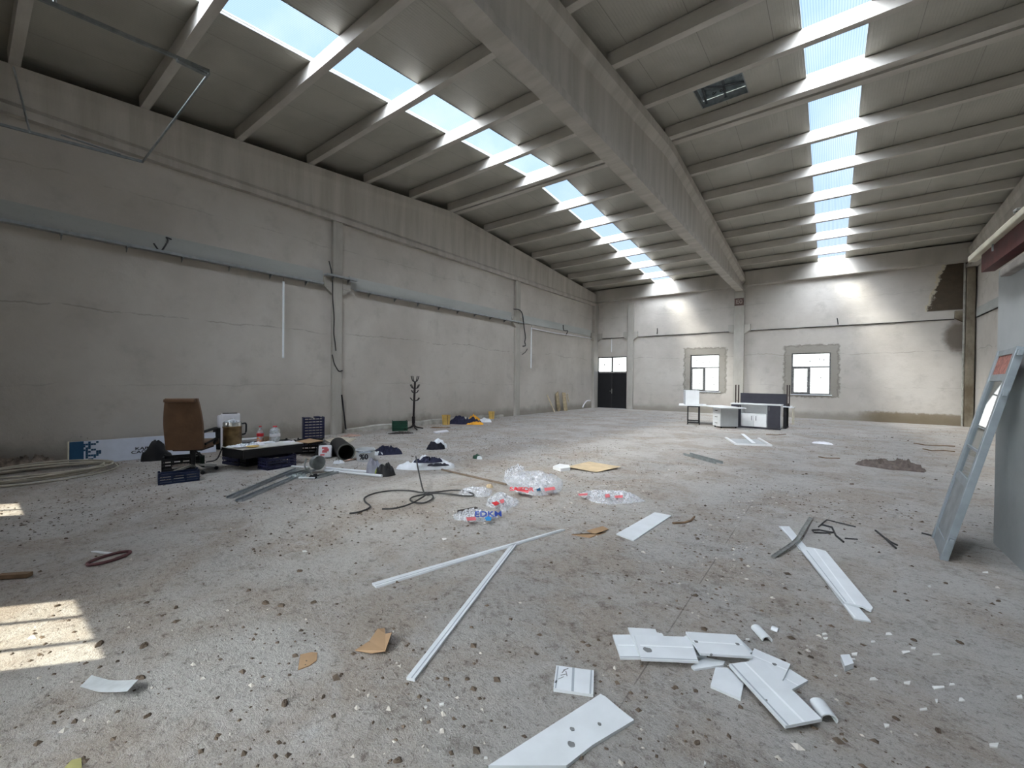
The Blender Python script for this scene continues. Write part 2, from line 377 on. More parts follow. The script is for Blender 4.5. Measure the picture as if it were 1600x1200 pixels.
# ================================================================== SHELL
fl = MB(); fl.box(-11.2, 4.7, YN - .4, D + .4, -.15, 0); struct(fl, 'floor', M_FLOOR)
LW = -WL - .04
wl = MB(); wl.box(LW - .5, LW, YN, D, 0, 5.85); wl.box(LW - .56, LW - .5, YN, D, 0, 7.9); struct(wl, 'wall_left', M_WL)
wr = MB(); wr.box(XR, XR + .3, YN, D, 0, 5.85); wr.box(XR + .3, XR + .36, YN, D, 0, 7.9); struct(wr, 'wall_right', M_WR)
def holed(xs, y0, y1, zt, holes):                                # wall along X with rectangular holes
    mb = MB(); xb = sorted(set([xs[0], xs[1]] + [v for h in holes for v in h[:2]]))
    for a, b in zip(xb, xb[1:]):
        hs = sorted([h for h in holes if h[0] <= a + 1e-6 and h[1] >= b - 1e-6], key=lambda h: h[2]); z = 0
        for h in hs:
            if h[2] > z: mb.box(a, b, y0, y1, z, h[2])
            z = h[3]
        mb.box(a, b, y0, y1, z, zt)
    return mb
W1 = (-5.51, -4.19, 1.05, 2.83); W2 = (-1.33, .03, 1.02, 2.79); DR = (-10.53, -8.77, 0, 2.85)
struct(holed((LW - .56, XR + .36), D, D + .28, 6.75, [W1, W2, DR]), 'wall_far', M_WF)
N1 = (-8.96, -8.1, 1.2, 2.8); N2 = (-5.44, -4.31, .9, 2.86); N3 = (-2.5, -1.3, 1.0, 2.7)
struct(holed((LW - .56, XR + .36), YN - .28, YN, 6.75, [N1, N2, N3]), 'wall_near', M_WR)

# roof lining with the skylight and vent openings
SKL = [(-7.27, -6.37), (-.45, .44)]; VX = (-2.33, -1.42); VY = (9.14, 9.98)
XB = sorted([LW - .5, XR + .3, VX[0], VX[1]] + [v for s in SKL for v in s])
def roofz(y): return zr(y) + PH
def roof_slab(mb, x0, x1, y0, y1, t0=0.0, t1=.07):
    sec = lambda y: [(x0, y, roofz(y) + t0), (x1, y, roofz(y) + t0), (x1, y, roofz(y) + t1), (x0, y, roofz(y) + t1)]
    mb.loft([sec(y0), sec(y1)])
ce = MB(); YB = [YN - .3, VY[0], VY[1], YR - GAP, YR, D + .3]
for a, b in zip(XB, XB[1:]):
    for c, d in zip(YB, YB[1:]):
        mx, my = (a + b) / 2, (c + d) / 2
        if any(s[0] < mx < s[1] for s in SKL) and not (YR - GAP - .01 < my < YR + .01): continue
        if VX[0] < mx < VX[1] and VY[0] < my < VY[1]: continue
        roof_slab(ce, a, b, c, d)
struct(ce, 'ceiling', M_CEIL)
SN = 4
for (s, bay) in zip(SKL, ('left', 'right')):
    for (c, d, sl) in ((YN - .3, YR - GAP, 'near'), (YR, D + .1, 'far')):
        ym = (c + d) / 2
        SN += 1; t = bpy.data.objects.new('window_%d' % SN, None); C.objects.link(t); t.location = ((s[0] + s[1]) / 2, ym, roofz(ym)); t['kind'] = 'structure'
        t['label'] = 'ribbed translucent skylight strip in the %s roof bay on the %s slope' % (bay, 'camera-side' if sl == 'near' else 'far-wall')
        T = Matrix.Translation(Vector(t.location)).inverted()
        mb = MB(); roof_slab(mb, s[0], s[1], c, d, .03, .04); mb.v = [tuple(T @ Vector(p)) for p in mb.v]; mb.build('panel', M_SKYL, t)
        for e in (0, 1):
            mb = MB(); x0 = s[e] - (.008 if e == 0 else .002); roof_slab(mb, x0, x0 + .01, c, d, -.008, .0); mb.v = [tuple(T @ Vector(p)) for p in mb.v]; mb.build('edge_trim', simple('grey_trim', (150, 152, 150)), t)

# beams
def sec_mid(y, hw, web, c, t_ext):
    zt = zr(y); zf = HB
    z1, z2, z3, z4 = zf + .13, zf + .22, max(zt - .34, zf + .25), max(zt - .2, zf + .32)
    R = [(hw, zf), (hw, z1), (web, z2), (web, z3), (t_ext, z4), (t_ext, zt)]
    return [(c + x, y, z) for x, z in R] + [(c - x, y, z) for x, z in reversed(R)]
def beam(c, hw, web, te, name, label):
    mb = MB(); ys = [YN, YR - GAP, YR, D - .02]; mb.loft([sec_mid(y, hw, web, c, te) for y in ys])
    return put(mb, name, M_BEAM, label, 'beam', 'precast double-pitched roof beams')
beam(MB_X, .152, .085, .215, 'roof_beam', 'deep precast concrete beam running overhead down the middle of the hall')
beam(-WL - .1, .2, .125, .14, 'roof_beam', 'deep precast concrete beam along the top of the left wall')
beam(4.04, .19, .12, .17, 'roof_beam', 'dim precast concrete beam above the right-hand wall')
# gutter beam over the far wall
for x0, x1, l in ((LW, MB_X - .22, 'lengthwise concrete edge beam over the door and left far window'), (MB_X + .22, XR, 'concrete edge beam over the far wall right of the middle column')):
    mb = MB(); mb.prism([(D - .2, 5.93), (D, 5.89), (D, 6.56), (D - .2, 6.56)], x0, x1, Matrix(((0, 0, 1, 0), (1, 0, 0, 0), (0, 1, 0, 0), (0, 0, 0, 1))))
    put(mb, 'edge_beam', M_BEAM, l, 'beam')
# purlins
def purlin(x0, x1, y, w=.15, label='', grp=''):
    mb = MB(); z = zr(y); b, tp = w / 2 * .85, w / 2
    R = [(y - b, z), (y + b, z), (y + tp, z + PH - .03), (y + tp - .02, z + PH - .002), (y - tp + .02, z + PH - .002), (y - tp, z + PH - .03)]
    mb.loft([[(x0, a, c) for a, c in R], [(x1, a, c) for a, c in R]])
    put(mb, 'roof_purlin', M_PURL, label, 'purlin', grp)
for bay, x0, x1 in (('left', LW + .01, MB_X - .13), ('right', MB_X + .13, 4.0)):
    g = 'concrete purlins across the %s roof bay' % bay
    for k in range(1, 7):
        purlin(x0, x1, YR + k * BAY, .15, 'concrete purlin of the %s roof bay, %s one out from the far wall' % (bay, ORD[6 - k]), g)
    purlin(x0, x1, YR - .02, .21, 'ridge purlin of the %s roof bay, the one on the far-wall side of the pair' % bay, g)
    purlin(x0, x1, YR - GAP + .07, .21, 'ridge purlin of the %s roof bay, the one on the camera side of the pair' % bay, g)
    for k in range(1, 7):
        purlin(x0, x1, YR - GAP - k * BAY, .15, 'concrete purlin of the %s roof bay, %s one from the ridge on the camera side' % (bay, ORD[k - 1]), g)

# columns
def column(name, label, x0, x1, y0, y1, z1, corbels=(), dark=None):
    t = thing(name, label, 'column', ((x0 + x1) / 2, (y0 + y1) / 2, 0), 0, 'concrete wall columns'); cx, cy = t.location.x, t.location.y
    mb = MB(); mb.rbox(x0 - cx, x1 - cx, y0 - cy, y1 - cy, 0, z1, .012); mb.build('shaft', M_COL, t)
    for (a0, a1, b0, b1, ax, sg) in corbels:
        mb = MB(); mb.rbox(a0 - cx, a1 - cx, b0 - cy, b1 - cy, 3.9, 4.16, .01)
        if ax == 'x':
            p, q = (a0 - cx, a1 - cx) if sg < 0 else (a1 - cx, a0 - cx)
            mb.loft([[(p, yy, 3.9), (q, yy, 3.9), (q, yy, 3.72)] for yy in (b0 - cy, b1 - cy)])
        else:
            p, q = (b0 - cy, b1 - cy) if sg < 0 else (b1 - cy, b0 - cy)
            mb.loft([[(xx, p, 3.9), (xx, q, 3.9), (xx, q, 3.72)] for xx in (a0 - cx, a1 - cx)])
        mb.build('corbel', M_COL, t)
    return t
def corbY(y0, y1, x0, x1): return [(x0, x1, y0 - .24, y0 - .002, 'y', -1), (x0, x1, y1 + .002, y1 + .24, 'y', 1)]
def corbX(x0, x1, y0, y1): return [(x0 - .24, x0 - .002, y0, y1, 'x', -1), (x1 + .002, x1 + .24, y0, y1, 'x', 1)]
column('concrete_column', 'concrete column on the left wall nearer the camera, dark cable hanging down it', LW, -10.5, 5.99, 6.26, HB, corbY(5.99, 6.26, LW, -10.5))
column('concrete_column', 'concrete column on the left wall behind the coat rack, farther from the camera', LW, -10.5, 14.12, 14.43, HB, corbY(14.12, 14.43, LW, -10.5))
column('concrete_column', 'corner column between the left wall and the black door', LW, -10.46, D - .5, D, HB, [(LW, -10.46, D - .74, D - .5, 'y', -1), (-10.458, -10.2, D - .14, D, 'x', 1)])
column('concrete_column', 'narrow concrete column just right of the black door', -8.7, -8.38, D - .14, D, 5.68, corbX(-8.7, -8.38, D - .12, D))
mc = column('concrete_column', 'wide middle column of the far wall carrying the overhead beam, red paint mark near its top', -3.56, -3.14, D - .26, D, HB, corbX(-3.56, -3.14, D - .2, D))
mb = MB(); mb.box(-.19, .19, -.137, -.131, 5.02, 5.36); mk = mb.build('painted_mark', simple('faded_red_paint', (96, 78, 72), .8, var=.2, scale=12), mc); mk['label'] = 'dark red painted rectangle'
text_mesh('E0', .27, simple('chalk_paint', (150, 138, 130), .8), mk, frame_M((0, -.139, 5.19), (1, 0, 0), (0, 0, 1)))
_mc = M_COL; M_COL = concrete('damp_stained_concrete', (96, 86, 70), (138, 130, 114), 2.2, (1, 1, .5), .006)
column('concrete_column', 'stained corner column at the far right end of the wall', 3.84, 4.06, D - .24, D, HB, [(3.58, 3.838, D - .16, D, 'x', -1)]); M_COL = _mc
# ring beams (slightly proud bands) as trims
mb = MB(); mb.box(LW, LW + .035, YN, 5.75, 3.98, 4.31); mb.box(LW, LW + .035, 6.5, 13.88, 3.98, 4.31); mb.box(LW, LW + .035, 14.67, D - .74, 3.98, 4.31); struct(mb, 'trim_1', M_BAND)
mb = MB(); mb.box(-10.2, -8.94, D - .035, D, 3.88, 4.2); mb.box(-8.14, -3.8, D - .035, D, 3.88, 4.2); mb.box(-2.9, 3.58, D - .035, D, 3.88, 4.2)
struct(mb, 'trim_2', M_WF)
mb = MB(); mb.box(XR - .035, XR, 6, D - .3, 3.88, 4.2); struct(mb, 'trim_3', M_BAND)
# dark strips painting in the shade line beneath the far ring beam
mb = MB(); mb.box(-10.2, -8.94, D - .05, D, 3.862, 3.884); mb.box(-8.14, -3.8, D - .05, D, 3.862, 3.884); mb.box(-2.9, 3.58, D - .05, D, 3.862, 3.884); mb.box(XR - .05, XR, 6, D - .3, 3.862, 3.884); struct(mb, 'trim_4', M_SHAD)

# uneven mortar fillet along the foot of the left wall
mb = MB(); secs = []
for i in range(60):
    y = 6.4 + i * (7.0 / 59); hgt = .10 + .11 * (noise.noise(Vector((y * .9, 0, 3))) + .5) * min(1, (i + 1) / 8, (60 - i) / 10); w = .05 + .05 * (noise.noise(Vector((y * 2, 7, 3))) + .5)
    secs.append([(LW, y, 0), (LW + w, y, 0), (LW + w * .8, y, hgt * .8), (LW, y, hgt)])
mb.loft(secs); struct(mb, 'baseboard_left', M_FINE)

# ------------------------------------------------------------------ far windows and door
def window(n, W, mull, tr, y0, filmy=True, sashes=True):
    x0, x1, z0, z1 = W; cx = (x0 + x1) / 2
    t = bpy.data.objects.new('window_%d' % n, None); C.objects.link(t); t.location = (cx, y0, z0); t['kind'] = 'structure'
    L = lambda a, b, c, d, e=0, w=.05: None
    f = MB(); w = .045
    X0, X1, Z1 = x0 - cx, x1 - cx, z1 - z0
    f.box(X0, X1, 0, .06, 0, w); f.box(X0, X1, 0, .06, Z1 - w, Z1); f.box(X0, X0 + w, 0, .06, w, Z1 - w); f.box(X1 - w, X1, 0, .06, w, Z1 - w)
    T = tr - z0; f.box(X0 + w, X1 - w, 0, .06, T - .025, T + .025); m = mull - cx; f.box(m - .03, m + .03, 0, .06, w, T - .025)
    f.build('window_frame', simple('window_frame_grey', (104, 104, 104), .5, .2, .2, 12), t)
    if sashes:
        s = MB(); a0, a1, b0, b1 = X0 + w, m - .03, w, T - .025; q = .05
        s.box(a0, a1, -.02, .03, b0, b0 + q); s.box(a0, a1, -.02, .03, b1 - q, b1); s.box(a0, a0 + q, -.02, .03, b0 + q, b1 - q); s.box(a1 - q, a1, -.02, .03, b0 + q, b1 - q)
        s.build('sash', simple('sash_grey', (120, 120, 118), .5, .2, .25, 14), t)
    for nm, (a0, a1, b0, b1) in (('t', (X0 + w, X1 - w, T + .025, Z1 - w)), ('l', (X0 + w, m - .03, w, T - .025)), ('r', (m + .03, X1 - w, w, T - .025))):
        g = MB(); g.box(a0, a1, .025, .031, b0, b1); p = g.build('pane', M_GLASS, t)
        if filmy:
            g = MB(); random.seed(n * 10 + len(nm) + ord(nm))
            for _ in range(3 if nm != 't' else 7):
                u, v = random.uniform(a0 + .15, a1 - .2), random.uniform(b0 + .08, b1 - .12); ww, hh = random.choice(((.09, .03), (.02, .09), (.04, .05), (.12, .008)))
                g.box(u, u + ww, .018, .022, v, v + hh)
            g.build('sticker', simple('grey_sticker', (120, 120, 118), .8), p)
    s = MB(); s.box(X0 - .03, X1 + .06, -.14, .0, -.035, -.002); s.build('window_sill', M_PVC, t)
    return t
window(1, W1, -4.86, 2.21, D + .10); window(2, W2, -.69, 2.19, D + .10)
for n, W, bars in ((3, N1, 1), (4, N2, 2), (9, N3, 1)):
    x0, x1, z0, z1 = W; t = bpy.data.objects.new('window_%d' % n, None); C.objects.link(t); t.location = ((x0 + x1) / 2, YN - .2, z0); t['kind'] = 'structure'
    f = MB(); X = (x1 - x0) / 2; Z1 = z1 - z0; w = .04
    f.box(-X, X, 0, .05, 0, w); f.box(-X, X, 0, .05, Z1 - w, Z1); f.box(-X, -X + w, 0, .05, w, Z1 - w); f.box(X - w, X, 0, .05, w, Z1 - w)
    for i in range(bars): xx = -X + (i + 1) * 2 * X / (bars + 1); f.box(xx - .01, xx + .01, .01, .04, w, Z1 - w)
    f.build('window_frame', simple('window_frame_grey', (104, 104, 104)), t)
    g = MB(); g.box(-X + w, X - w, .022, .026, w, Z1 - w); g.build('pane', M_DIMPANE if n < 9 else M_GLASS, t)

t = bpy.data.objects.new('door_1', None); C.objects.link(t); cx = (DR[0] + DR[1]) / 2; t.location = (cx, D + .06, 0); t['kind'] = 'structure'
X0, X1 = DR[0] - cx, DR[1] - cx
f = MB(); w = .05; f.box(X0, X0 + w, 0, .08, 0, 2.85); f.box(X1 - w, X1, 0, .08, 0, 2.85); f.box(X0 + w, X1 - w, 0, .08, 2.8, 2.85); f.box(X0 + w, X1 - w, 0, .08, 1.99, 2.04); f.box(-.03, .03, 0, .08, 2.04, 2.8)
f.build('door_frame', M_BLACK, t)
for sgn in (-1, 1):
    a, b = (X0 + w, -.004) if sgn < 0 else (.004, X1 - w)
    l = MB(); l.rbox(a, b, .01, .06, .01, 1.985, .006); leaf = l.build('door_leaf', M_BLACK, t)
    l = MB(); l.box(a + .06, b - .06, .004, .012, .12, 1.88); l.build('door_panel', M_BLACK, leaf)
    g = MB(); a2, b2 = (X0 + w, -.03) if sgn < 0 else (.03, X1 - w); g.box(a2, b2, .03, .036, 2.04, 2.8); p = g.build('pane', M_GLASS, t)
    g = MB(); g.box((a2 + b2) / 2 - .05, (a2 + b2) / 2, .022, .026, 2.38, 2.46); g.build('sticker', simple('grey_sticker', (120, 120, 118)), p)
l = MB(); l.rbox(.0, .04, -.03, .01, .82, 1.08, .008); l.tube([(.02, -.03, .95), (.02, -.07, .95), (-.09, -.07, .95)], .01, 6); l.build('door_handle', M_CHROME, t)

# grey room block on the right
PX, PY = 1.26, 5.93
pw = MB(); pw.box(PX, XR - .06, 1.2, PY, 0, 2.58); pwo = struct(pw, 'wall_partition', M_PART)

# ------------------------------------------------------------------ camera
cam = bpy.data.cameras.new('camera'); co = bpy.data.objects.new('camera', cam); C.objects.link(co)
cam.sensor_fit = 'HORIZONTAL'; cam.sensor_width = 36; cam.lens = FOC / 1600 * 36; cam.clip_start = .05; cam.clip_end = 400
fw = ray(800, 600).normalized(); rt = (ray(900, 600) - ray(800, 600)).normalized(); up = (ray(800, 500) - ray(800, 600)).normalized()
M = Matrix((rt, up, -fw)).transposed().to_4x4(); M.translation = (0, 0, EYE); co.matrix_world = M
bpy.context.scene.camera = co

# ================================================================== OVERHEAD
# exhaust hatch in the right bay
ym = (VY[0] + VY[1]) / 2
t = thing('roof_vent', 'grey sheet metal exhaust hatch set into the roof beside the ridge', 'vent', ((VX[0] + VX[1]) / 2, ym, roofz(ym)), 0)
T = Matrix.Translation(t.location).inverted()
def TL(mb): mb.v = [tuple(T @ Vector(p)) for p in mb.v]; return mb
mb = MB(); roof_slab(mb, VX[0], VX[1], VY[0], VY[1], .16, .17); TL(mb).build('backing_sheet', simple('vent_sheet', (120, 134, 140), .3, .5, .25, 6), t)
mb = MB()
for a, b, c, d in ((VX[0], VX[0] + .02, VY[0], VY[1]), (VX[1] - .02, VX[1], VY[0], VY[1]), (VX[0] + .02, VX[1] - .02, VY[0], VY[0] + .02), (VX[0] + .02, VX[1] - .02, VY[1] - .02, VY[1])): roof_slab(mb, a, b, c, d, .0, .15)
TL(mb).build('vent_frame', M_GALVD, t)
zz = .09
for (a, b) in (((-.43, -.3), (.0, -.04)), ((.0, -.04), (.43, .1)), ((-.36, .36), (-.3, -.38)), ((.08, -.38), (.02, .38))):
    mb = MB(); mb.bar((a[0], a[1], zz), (b[0], b[1], zz), .045, .02); mb.build('brace', simple('dark_zinc', (60, 66, 70), .5, .4), t)
for px in (-.1, .05):
    mb = MB(); mb.tube(bezier([(px, .05, .07), (px - .06, .06, .04), (px - .07, .0, .03), (px - .03, -.02, .03)], 4), .009, 6); mb.build('latch', M_BLACK, t)

# suspended light-steel rectangle, top left
t = thing('suspended_frame', 'thin rectangular steel frame hanging from the roof above the left foreground', 'frame', (-7.73, -.2, 5.3)); o = t.location
A = at(327, 114, 5.3) - o; B = at(222, 254, 5.3) - o; A0 = A + (at(62, 0, 5.3) - at(327, 114, 5.3)) * 1.7; B0 = B + (at(0, 196, 5.3) - at(222, 254, 5.3)) * 1.7
for nm, p, q in (('channel', A0, A), ('channel', B0, B), ('crossbar', A, B)):
    mb = MB(); mb.bar(p, q, .022, .022) if nm == 'crossbar' else (mb.bar(p, q, .032, .006), mb.bar(p + Vector((.014, 0, .018)), q + Vector((.014, 0, .018)), .004, .036), mb.bar(p + Vector((-.014, 0, .018)), q + Vector((-.014, 0, .018)), .004, .036)); mb.build(nm, M_GALVD, t)
mb = MB(); mb.bar(A + Vector((-.03, -.32, -.02)), A + Vector((-.03, -.02, -.02)), .06, .02); mb.build('joint_plate', M_GALVD, t)
mb = MB(); mb.bar(B + Vector((.12, -1.0, -.02)), B + Vector((.1, -.3, -.02)), .03, .015); mb.build('joint_plate', M_GALVD, t)
for p, q in ((at(47, 208, 5.3) - o, at(21, 104, 6.47) - o), (at(86, 11, 5.3) - o, Vector((at(86, 11, 5.3).x, .55, 6.48)) - o)):
    mb = MB(); mb.tube([p, q], .016, 6); mb.build('hanger_rod', M_GALV, t)

# cable tray on the left wall, in separate lengths
def tray(y0, y1, x, z, label, nb):
    t = thing('cable_tray', label, 'cable tray', (x, (y0 + y1) / 2, z), 0, 'steel cable trays on the left wall'); c = (y0 + y1) / 2
    mb = MB(); mb.box(.0, .13, y0 - c, y1 - c, 0, .004); mb.box(.126, .13, y0 - c, y1 - c, .004, .05); mb.box(0, .004, y0 - c, y1 - c, .004, .05); mb.build('tray', M_GALV, t)
    for i in range(nb):
        yy = y0 - c + (i + .5) * (y1 - y0) / nb; mb = MB(); mb.box(-.0, .13, yy - .015, yy + .015, -.028, -.001); mb.loft([[(0, yy + k, -.028), (.1, yy + k, -.028), (0, yy + k, -.1)] for k in (-.006, .006)]); mb.build('bracket', M_GALVD, t)
tray(YN + .02, 5.70, LW + .04, 3.93, 'long steel cable tray on the left wall nearest the camera', 8)
tray(5.72, 6.62, -10.36 - .12, 4.17, 'short steel tray piece across the nearer left wall column', 2)
tray(6.64, 14.7, LW + .04, 3.93, 'long steel cable tray on the left wall beyond the nearer column', 9)

def hang_tube(p, L, r, label):
    t = thing('light_tube', label, 'tube', p, 0, 'white tubes hanging on the walls')
    mb = MB(); mb.lathe([(r, -L + .03), (r, -.03)], 12); mb.build('tube_body', M_PVCE, t)
    for z in (-.03, -L): mb = MB(); mb.lathe([(r * 1.12, z), (r * 1.12, z + .03)], 12); mb.build('end_cap', M_PVC, t)
    mb = MB(); mb.tube([(0, 0, 0), (0, 0, .09)], .004, 5); mb.build('suspension_wire', M_CABLE, t)
hang_tube((-10.4, 4.68, 3.80), 1.82, .022, 'long white tube hanging from the cable tray left of the nearer column')
hang_tube((-10.4, 15.1, 3.82), 1.8, .022, 'white tube hanging right of the farther left wall column')
hang_tube((-9.61, D - .1, 3.84), .74, .018, 'short white tube hanging above the black door')

# loose cables
def cable(name, pts, r, m, label, cat='cable', n=8, seg=7, grp=None):
    mb = MB(); mb.tube(bezier(pts, n), r, seg); return put(mb, name, m, label, cat, grp, smooth=True)
cx = -10.48
cable('wall_cable', [atX(x, y, cx) for x, y in ((514, 408), (518, 425), (519.5, 440), (520, 470), (522, 495), (521.5, 520), (523.5, 535), (525, 548))], .014, M_CABLE, 'dark cable hanging loose down the nearer left wall column, upper length')
cable('wall_cable', [atX(x, y, cx) for x, y in ((519, 554), (522, 567), (526, 575), (530, 580), (535, 579))], .014, M_CABLE, 'short dark cable stub kinked on the nearer left wall column')
mb = MB(); mb.tube([atX(534, 617, -10.44), at(541, 676.5) + Vector((.0, 0, .02))], .02, 7); put(mb, 'black_rod', M_BLACK, 'black rod leaning on the nearer left wall column', 'rod')
cx = -10.42
cable('wall_cable', [atX(x, y, cx) for x, y in ((803, 483), (811, 484), (816, 490), (818, 503), (819, 512), (821, 527), (820, 534), (821, 540), (817, 541))], .022, M_CABLE, 'dark cable looped over the farther left wall column')
cable('wall_cable', [atX(x, y, cx) for x, y in ((824, 545), (821, 550), (816, 554))], .016, M_CABLE, 'short cable end dangling right of the farther left wall column')
cable('wall_cable', [atX(x, y, LW + .05) for x, y in ((240, 380), (250, 392), (258, 384), (262, 375), (260, 371), (268, 374))], .014, M_CABLE, 'tangled wire end sticking up at the near cable tray')
cable('wall_cable', [atX(x, y, LW + .05) for x, y in ((880, 508), (881, 516), (887, 517), (884, 524))], .02, M_CABLE, 'bent wire on the left wall near the far corner')
cable('wall_cable', [atX(x, y, LW + .05) for x, y in ((832, 513), (850, 517), (872, 521), (900, 525), (925, 529))], .022, M_PAPR, 'pale thin conduit running along the left wall to the far corner')
cable('wall_cable', [atY(x, y, D - .1) for x, y in ((1027, 513), (1027, 518), (1026.5, 522))], .02, M_CABLE, 'wire stub on the far wall above the left window')
cable('wall_cable', [atY(x, y, D - .1) for x, y in ((1308, 497), (1309, 502), (1309.5, 507))], .02, M_CABLE, 'wire stub on the far wall above the right window')
mb = MB(); mb.tube([(3.79, D - .22, 0.02), (3.79, D - .22, 5.85)], .03, 10); put(mb, 'drain_pipe', simple('grey_pipe', (150, 148, 140), .6), 'thin vertical pipe beside the stained corner column', 'pipe', smooth=True)
for z0 in (1.9, 3.6, 5.2): pass
for z0, z1 in ((1.0, 5.1),):
    pass

# canopy frame on top of the grey room block
t = thing('canopy_rail', 'cream metal rail with dark red channel above the grey room block', 'rail', (1.1, 4.6, 2.6)); o = t.location
mb = MB(); mb.rbox(.03, .10, -2.4, 1.75, .17, .23, .01); mb.build('cream_rail', M_CREAM, t)
mb = MB(); mb.box(.07, .10, -2.4, 1.45, -.0, .17); mb.box(.1, .16, -2.4, 1.45, .15, .17); mb.box(.1, .16, -2.4, 1.45, .0, .02); mb.build('red_channel', M_RUST, t)
mb = MB(); mb.tube([(.035, .35, .235), (.03, .35, .25), (.035, .30, .25)], .012, 6); mb.build('hook', M_CHROME, t)
mb = MB(); mb.bar((.05, 1.0, .1), (.05, 1.0, .16), .02, .01); mb.build('bracket', M_GALVD, t)
mb = MB(); mb.rbox(PX - .07, PX - .003, 2.0, PY - .35, 2.455, 2.53, .012); put(mb, 'edge_pipe', simple('taupe_rail', (150, 144, 138), .6), 'pinkish grey square rail along the top edge of the grey room block', 'rail')
mb = MB(); mb.tube([(1.22, 4.9, 2.62), (1.9, 5.9, 2.74)], .015, 6); put(mb, 'loose_strut', M_GALVD, 'thin metal strut inside the dark gap of the canopy', 'strut')

# leaning aluminium door leaf with glass
A = at(1455, 838); B = at(1468.5, 874.5); TB = atX(1573, 549, 1.19)
u = (TB - B); H = u.length; x = (B - A); Wd = x.length
Mf = frame_M(A + Vector((0, 0, .0)), x, u); Mf.translation = A + Mf.to_3x3() @ Vector((0, 0, 0))
t = thing('door_leaf', 'aluminium framed door leaf with glass leaning on the grey room block', 'door', M=Mf)
up_ = Mf.to_3x3() @ Vector((0, 1, 0)); nrm = Mf.to_3x3() @ Vector((0, 0, 1)); s_ = 1 if nrm.x > 0 else -1
z0, z1 = (0, .05) if s_ > 0 else (-.05, 0)
Wd = max(Wd, .3)
fr = .055
mb = MB()
mb.rbox(0, fr, 0, H, z0, z1, .004); mb.rbox(Wd - fr * 1.3, Wd, 0, H, z0, z1, .004); mb.build('stile', M_ALU, t)
for y0, y1 in ((.0, .13), (.64, .71), (.95, .97), (H - .28, H - .22), (H - .05, H)): mb = MB(); mb.rbox(fr, Wd - fr * 1.3, y0, y1, z0 + .01 * s_, z1 - .01 * s_, .003) if s_ > 0 else mb.rbox(fr, Wd - fr * 1.3, y0, y1, z0 + .01, z1 - .01, .003); mb.build('cross_rail', M_ALU, t)
zc = (z0 + z1) / 2
mb = MB(); mb.box(fr, Wd - fr * 1.3, .13, .64, zc - .008, zc + .008); mb.build('solid_panel', simple('grey_infill', (138, 144, 146), .4, .1), t)
mb = MB(); mb.box(fr, Wd - fr * 1.3, .971, H - .28, zc - .004, zc + .004); mb.build('glass_pane', M_GLASS2, t)
mb = MB(); mb.box(fr, Wd - fr * 1.3, .711, .949, zc - .004, zc + .004); mb.build('glass_pane', M_GLASS2, t)
mb = MB(); mb.box(fr, Wd - fr * 1.3, H - .22, H - .05, zc - .008, zc + .008); p = mb.build('top_panel', simple('reddish_label', (168, 112, 100), .7, var=.25, scale=30), t); p['label'] = 'reddish brown top panel'
for yy in (.16, 1.45, 1.78, 2.0): 
    if yy < H - .03: mb = MB(); mb.rbox(Wd - .004, Wd + .03, yy, yy + .05, z0 + .01, z1 - .01, .004); mb.build('hinge', M_ALU, t)

# ================================================================== FAR OFFICE FURNITURE
def yawto(p): return math.atan2(p.y, p.x) - PI / 2               # local -Y faces the camera
def hgt(px, py, base):                                           # height of a pixel above the floor point 'base'
    d = ray(px, py); k = Vector((base.x, base.y)).length / Vector((d.x, d.y)).length; return EYE + d.z * k
a, b = at(1142, 667), at(1219.5, 672.5); mid = (a + b) / 2; Wc = (b - a).length; rz = math.atan2((b - a).y, (b - a).x)
Hc = hgt(1180, 631, mid); Dp = .42
t = thing('sideboard', 'low office sideboard with two dark doors and white middle shelf, at the far wall', 'cabinet', mid, rz)
X = Wc / 2; q = .21 * Wc; q2 = .27 * Wc
mb = MB(); mb.rbox(-X - .02, X + .02, -.02, Dp + .02, Hc - .035, Hc, .004); mb.build('top_panel', M_WHITE, t)
mb = MB(); mb.box(-X, X, 0, .02, .0, .06); mb.box(-X, X, .02, Dp, .03, .06); mb.build('plinth', M_ANTH, t)
mb = MB(); mb.box(-X, -X + .02, 0, Dp, .06, Hc - .035); mb.box(X - .02, X, 0, Dp, .06, Hc - .035); mb.box(-X + .02, X - .02, Dp - .01, Dp, .06, Hc - .035)
mb.box(-X + q - .0, -X + q + .02, .02, Dp - .01, .06, Hc - .035); mb.box(X - q2, X - q2 + .02, .02, Dp - .01, .06, Hc - .035); mb.box(-X + q + .02, X - q2, .02, Dp - .01, .46, .48); mb.build('carcass', M_WHITE, t)
for (x0, x1, hx) in ((-X + .004, -X + q, -X + q - .04), (X - q2 + .02, X - .004, X - q2 + .07)):
    mb = MB(); mb.rbox(x0, x1, -.02, -.001, .065, Hc - .04, .003); d_ = mb.build('door', M_ANTH, t); d_['label'] = 'dark grey door'
    mb = MB(); mb.tube([(hx, -.02, Hc - .2), (hx, -.04, Hc - .19), (hx, -.04, Hc - .09), (hx, -.02, Hc - .08)], .007, 6); mb.build('handle', M_CHROME, d_)
m_ = (-X + q + .02 + X - q2) / 2
for x0, x1, hx in ((-X + q + .024, m_ - .002, m_ - .06), (m_ + .002, X - q2 - .004, m_ + .06)):
    mb = MB(); mb.rbox(x0, x1, -.02, -.001, .065, .46, .003); d_ = mb.build('door', M_WHITE, t)
    mb = MB(); mb.tube([(hx, -.02, .27), (hx, -.04, .28), (hx, -.04, .4), (hx, -.02, .41)], .007, 6); mb.build('handle', M_BLACK, d_)
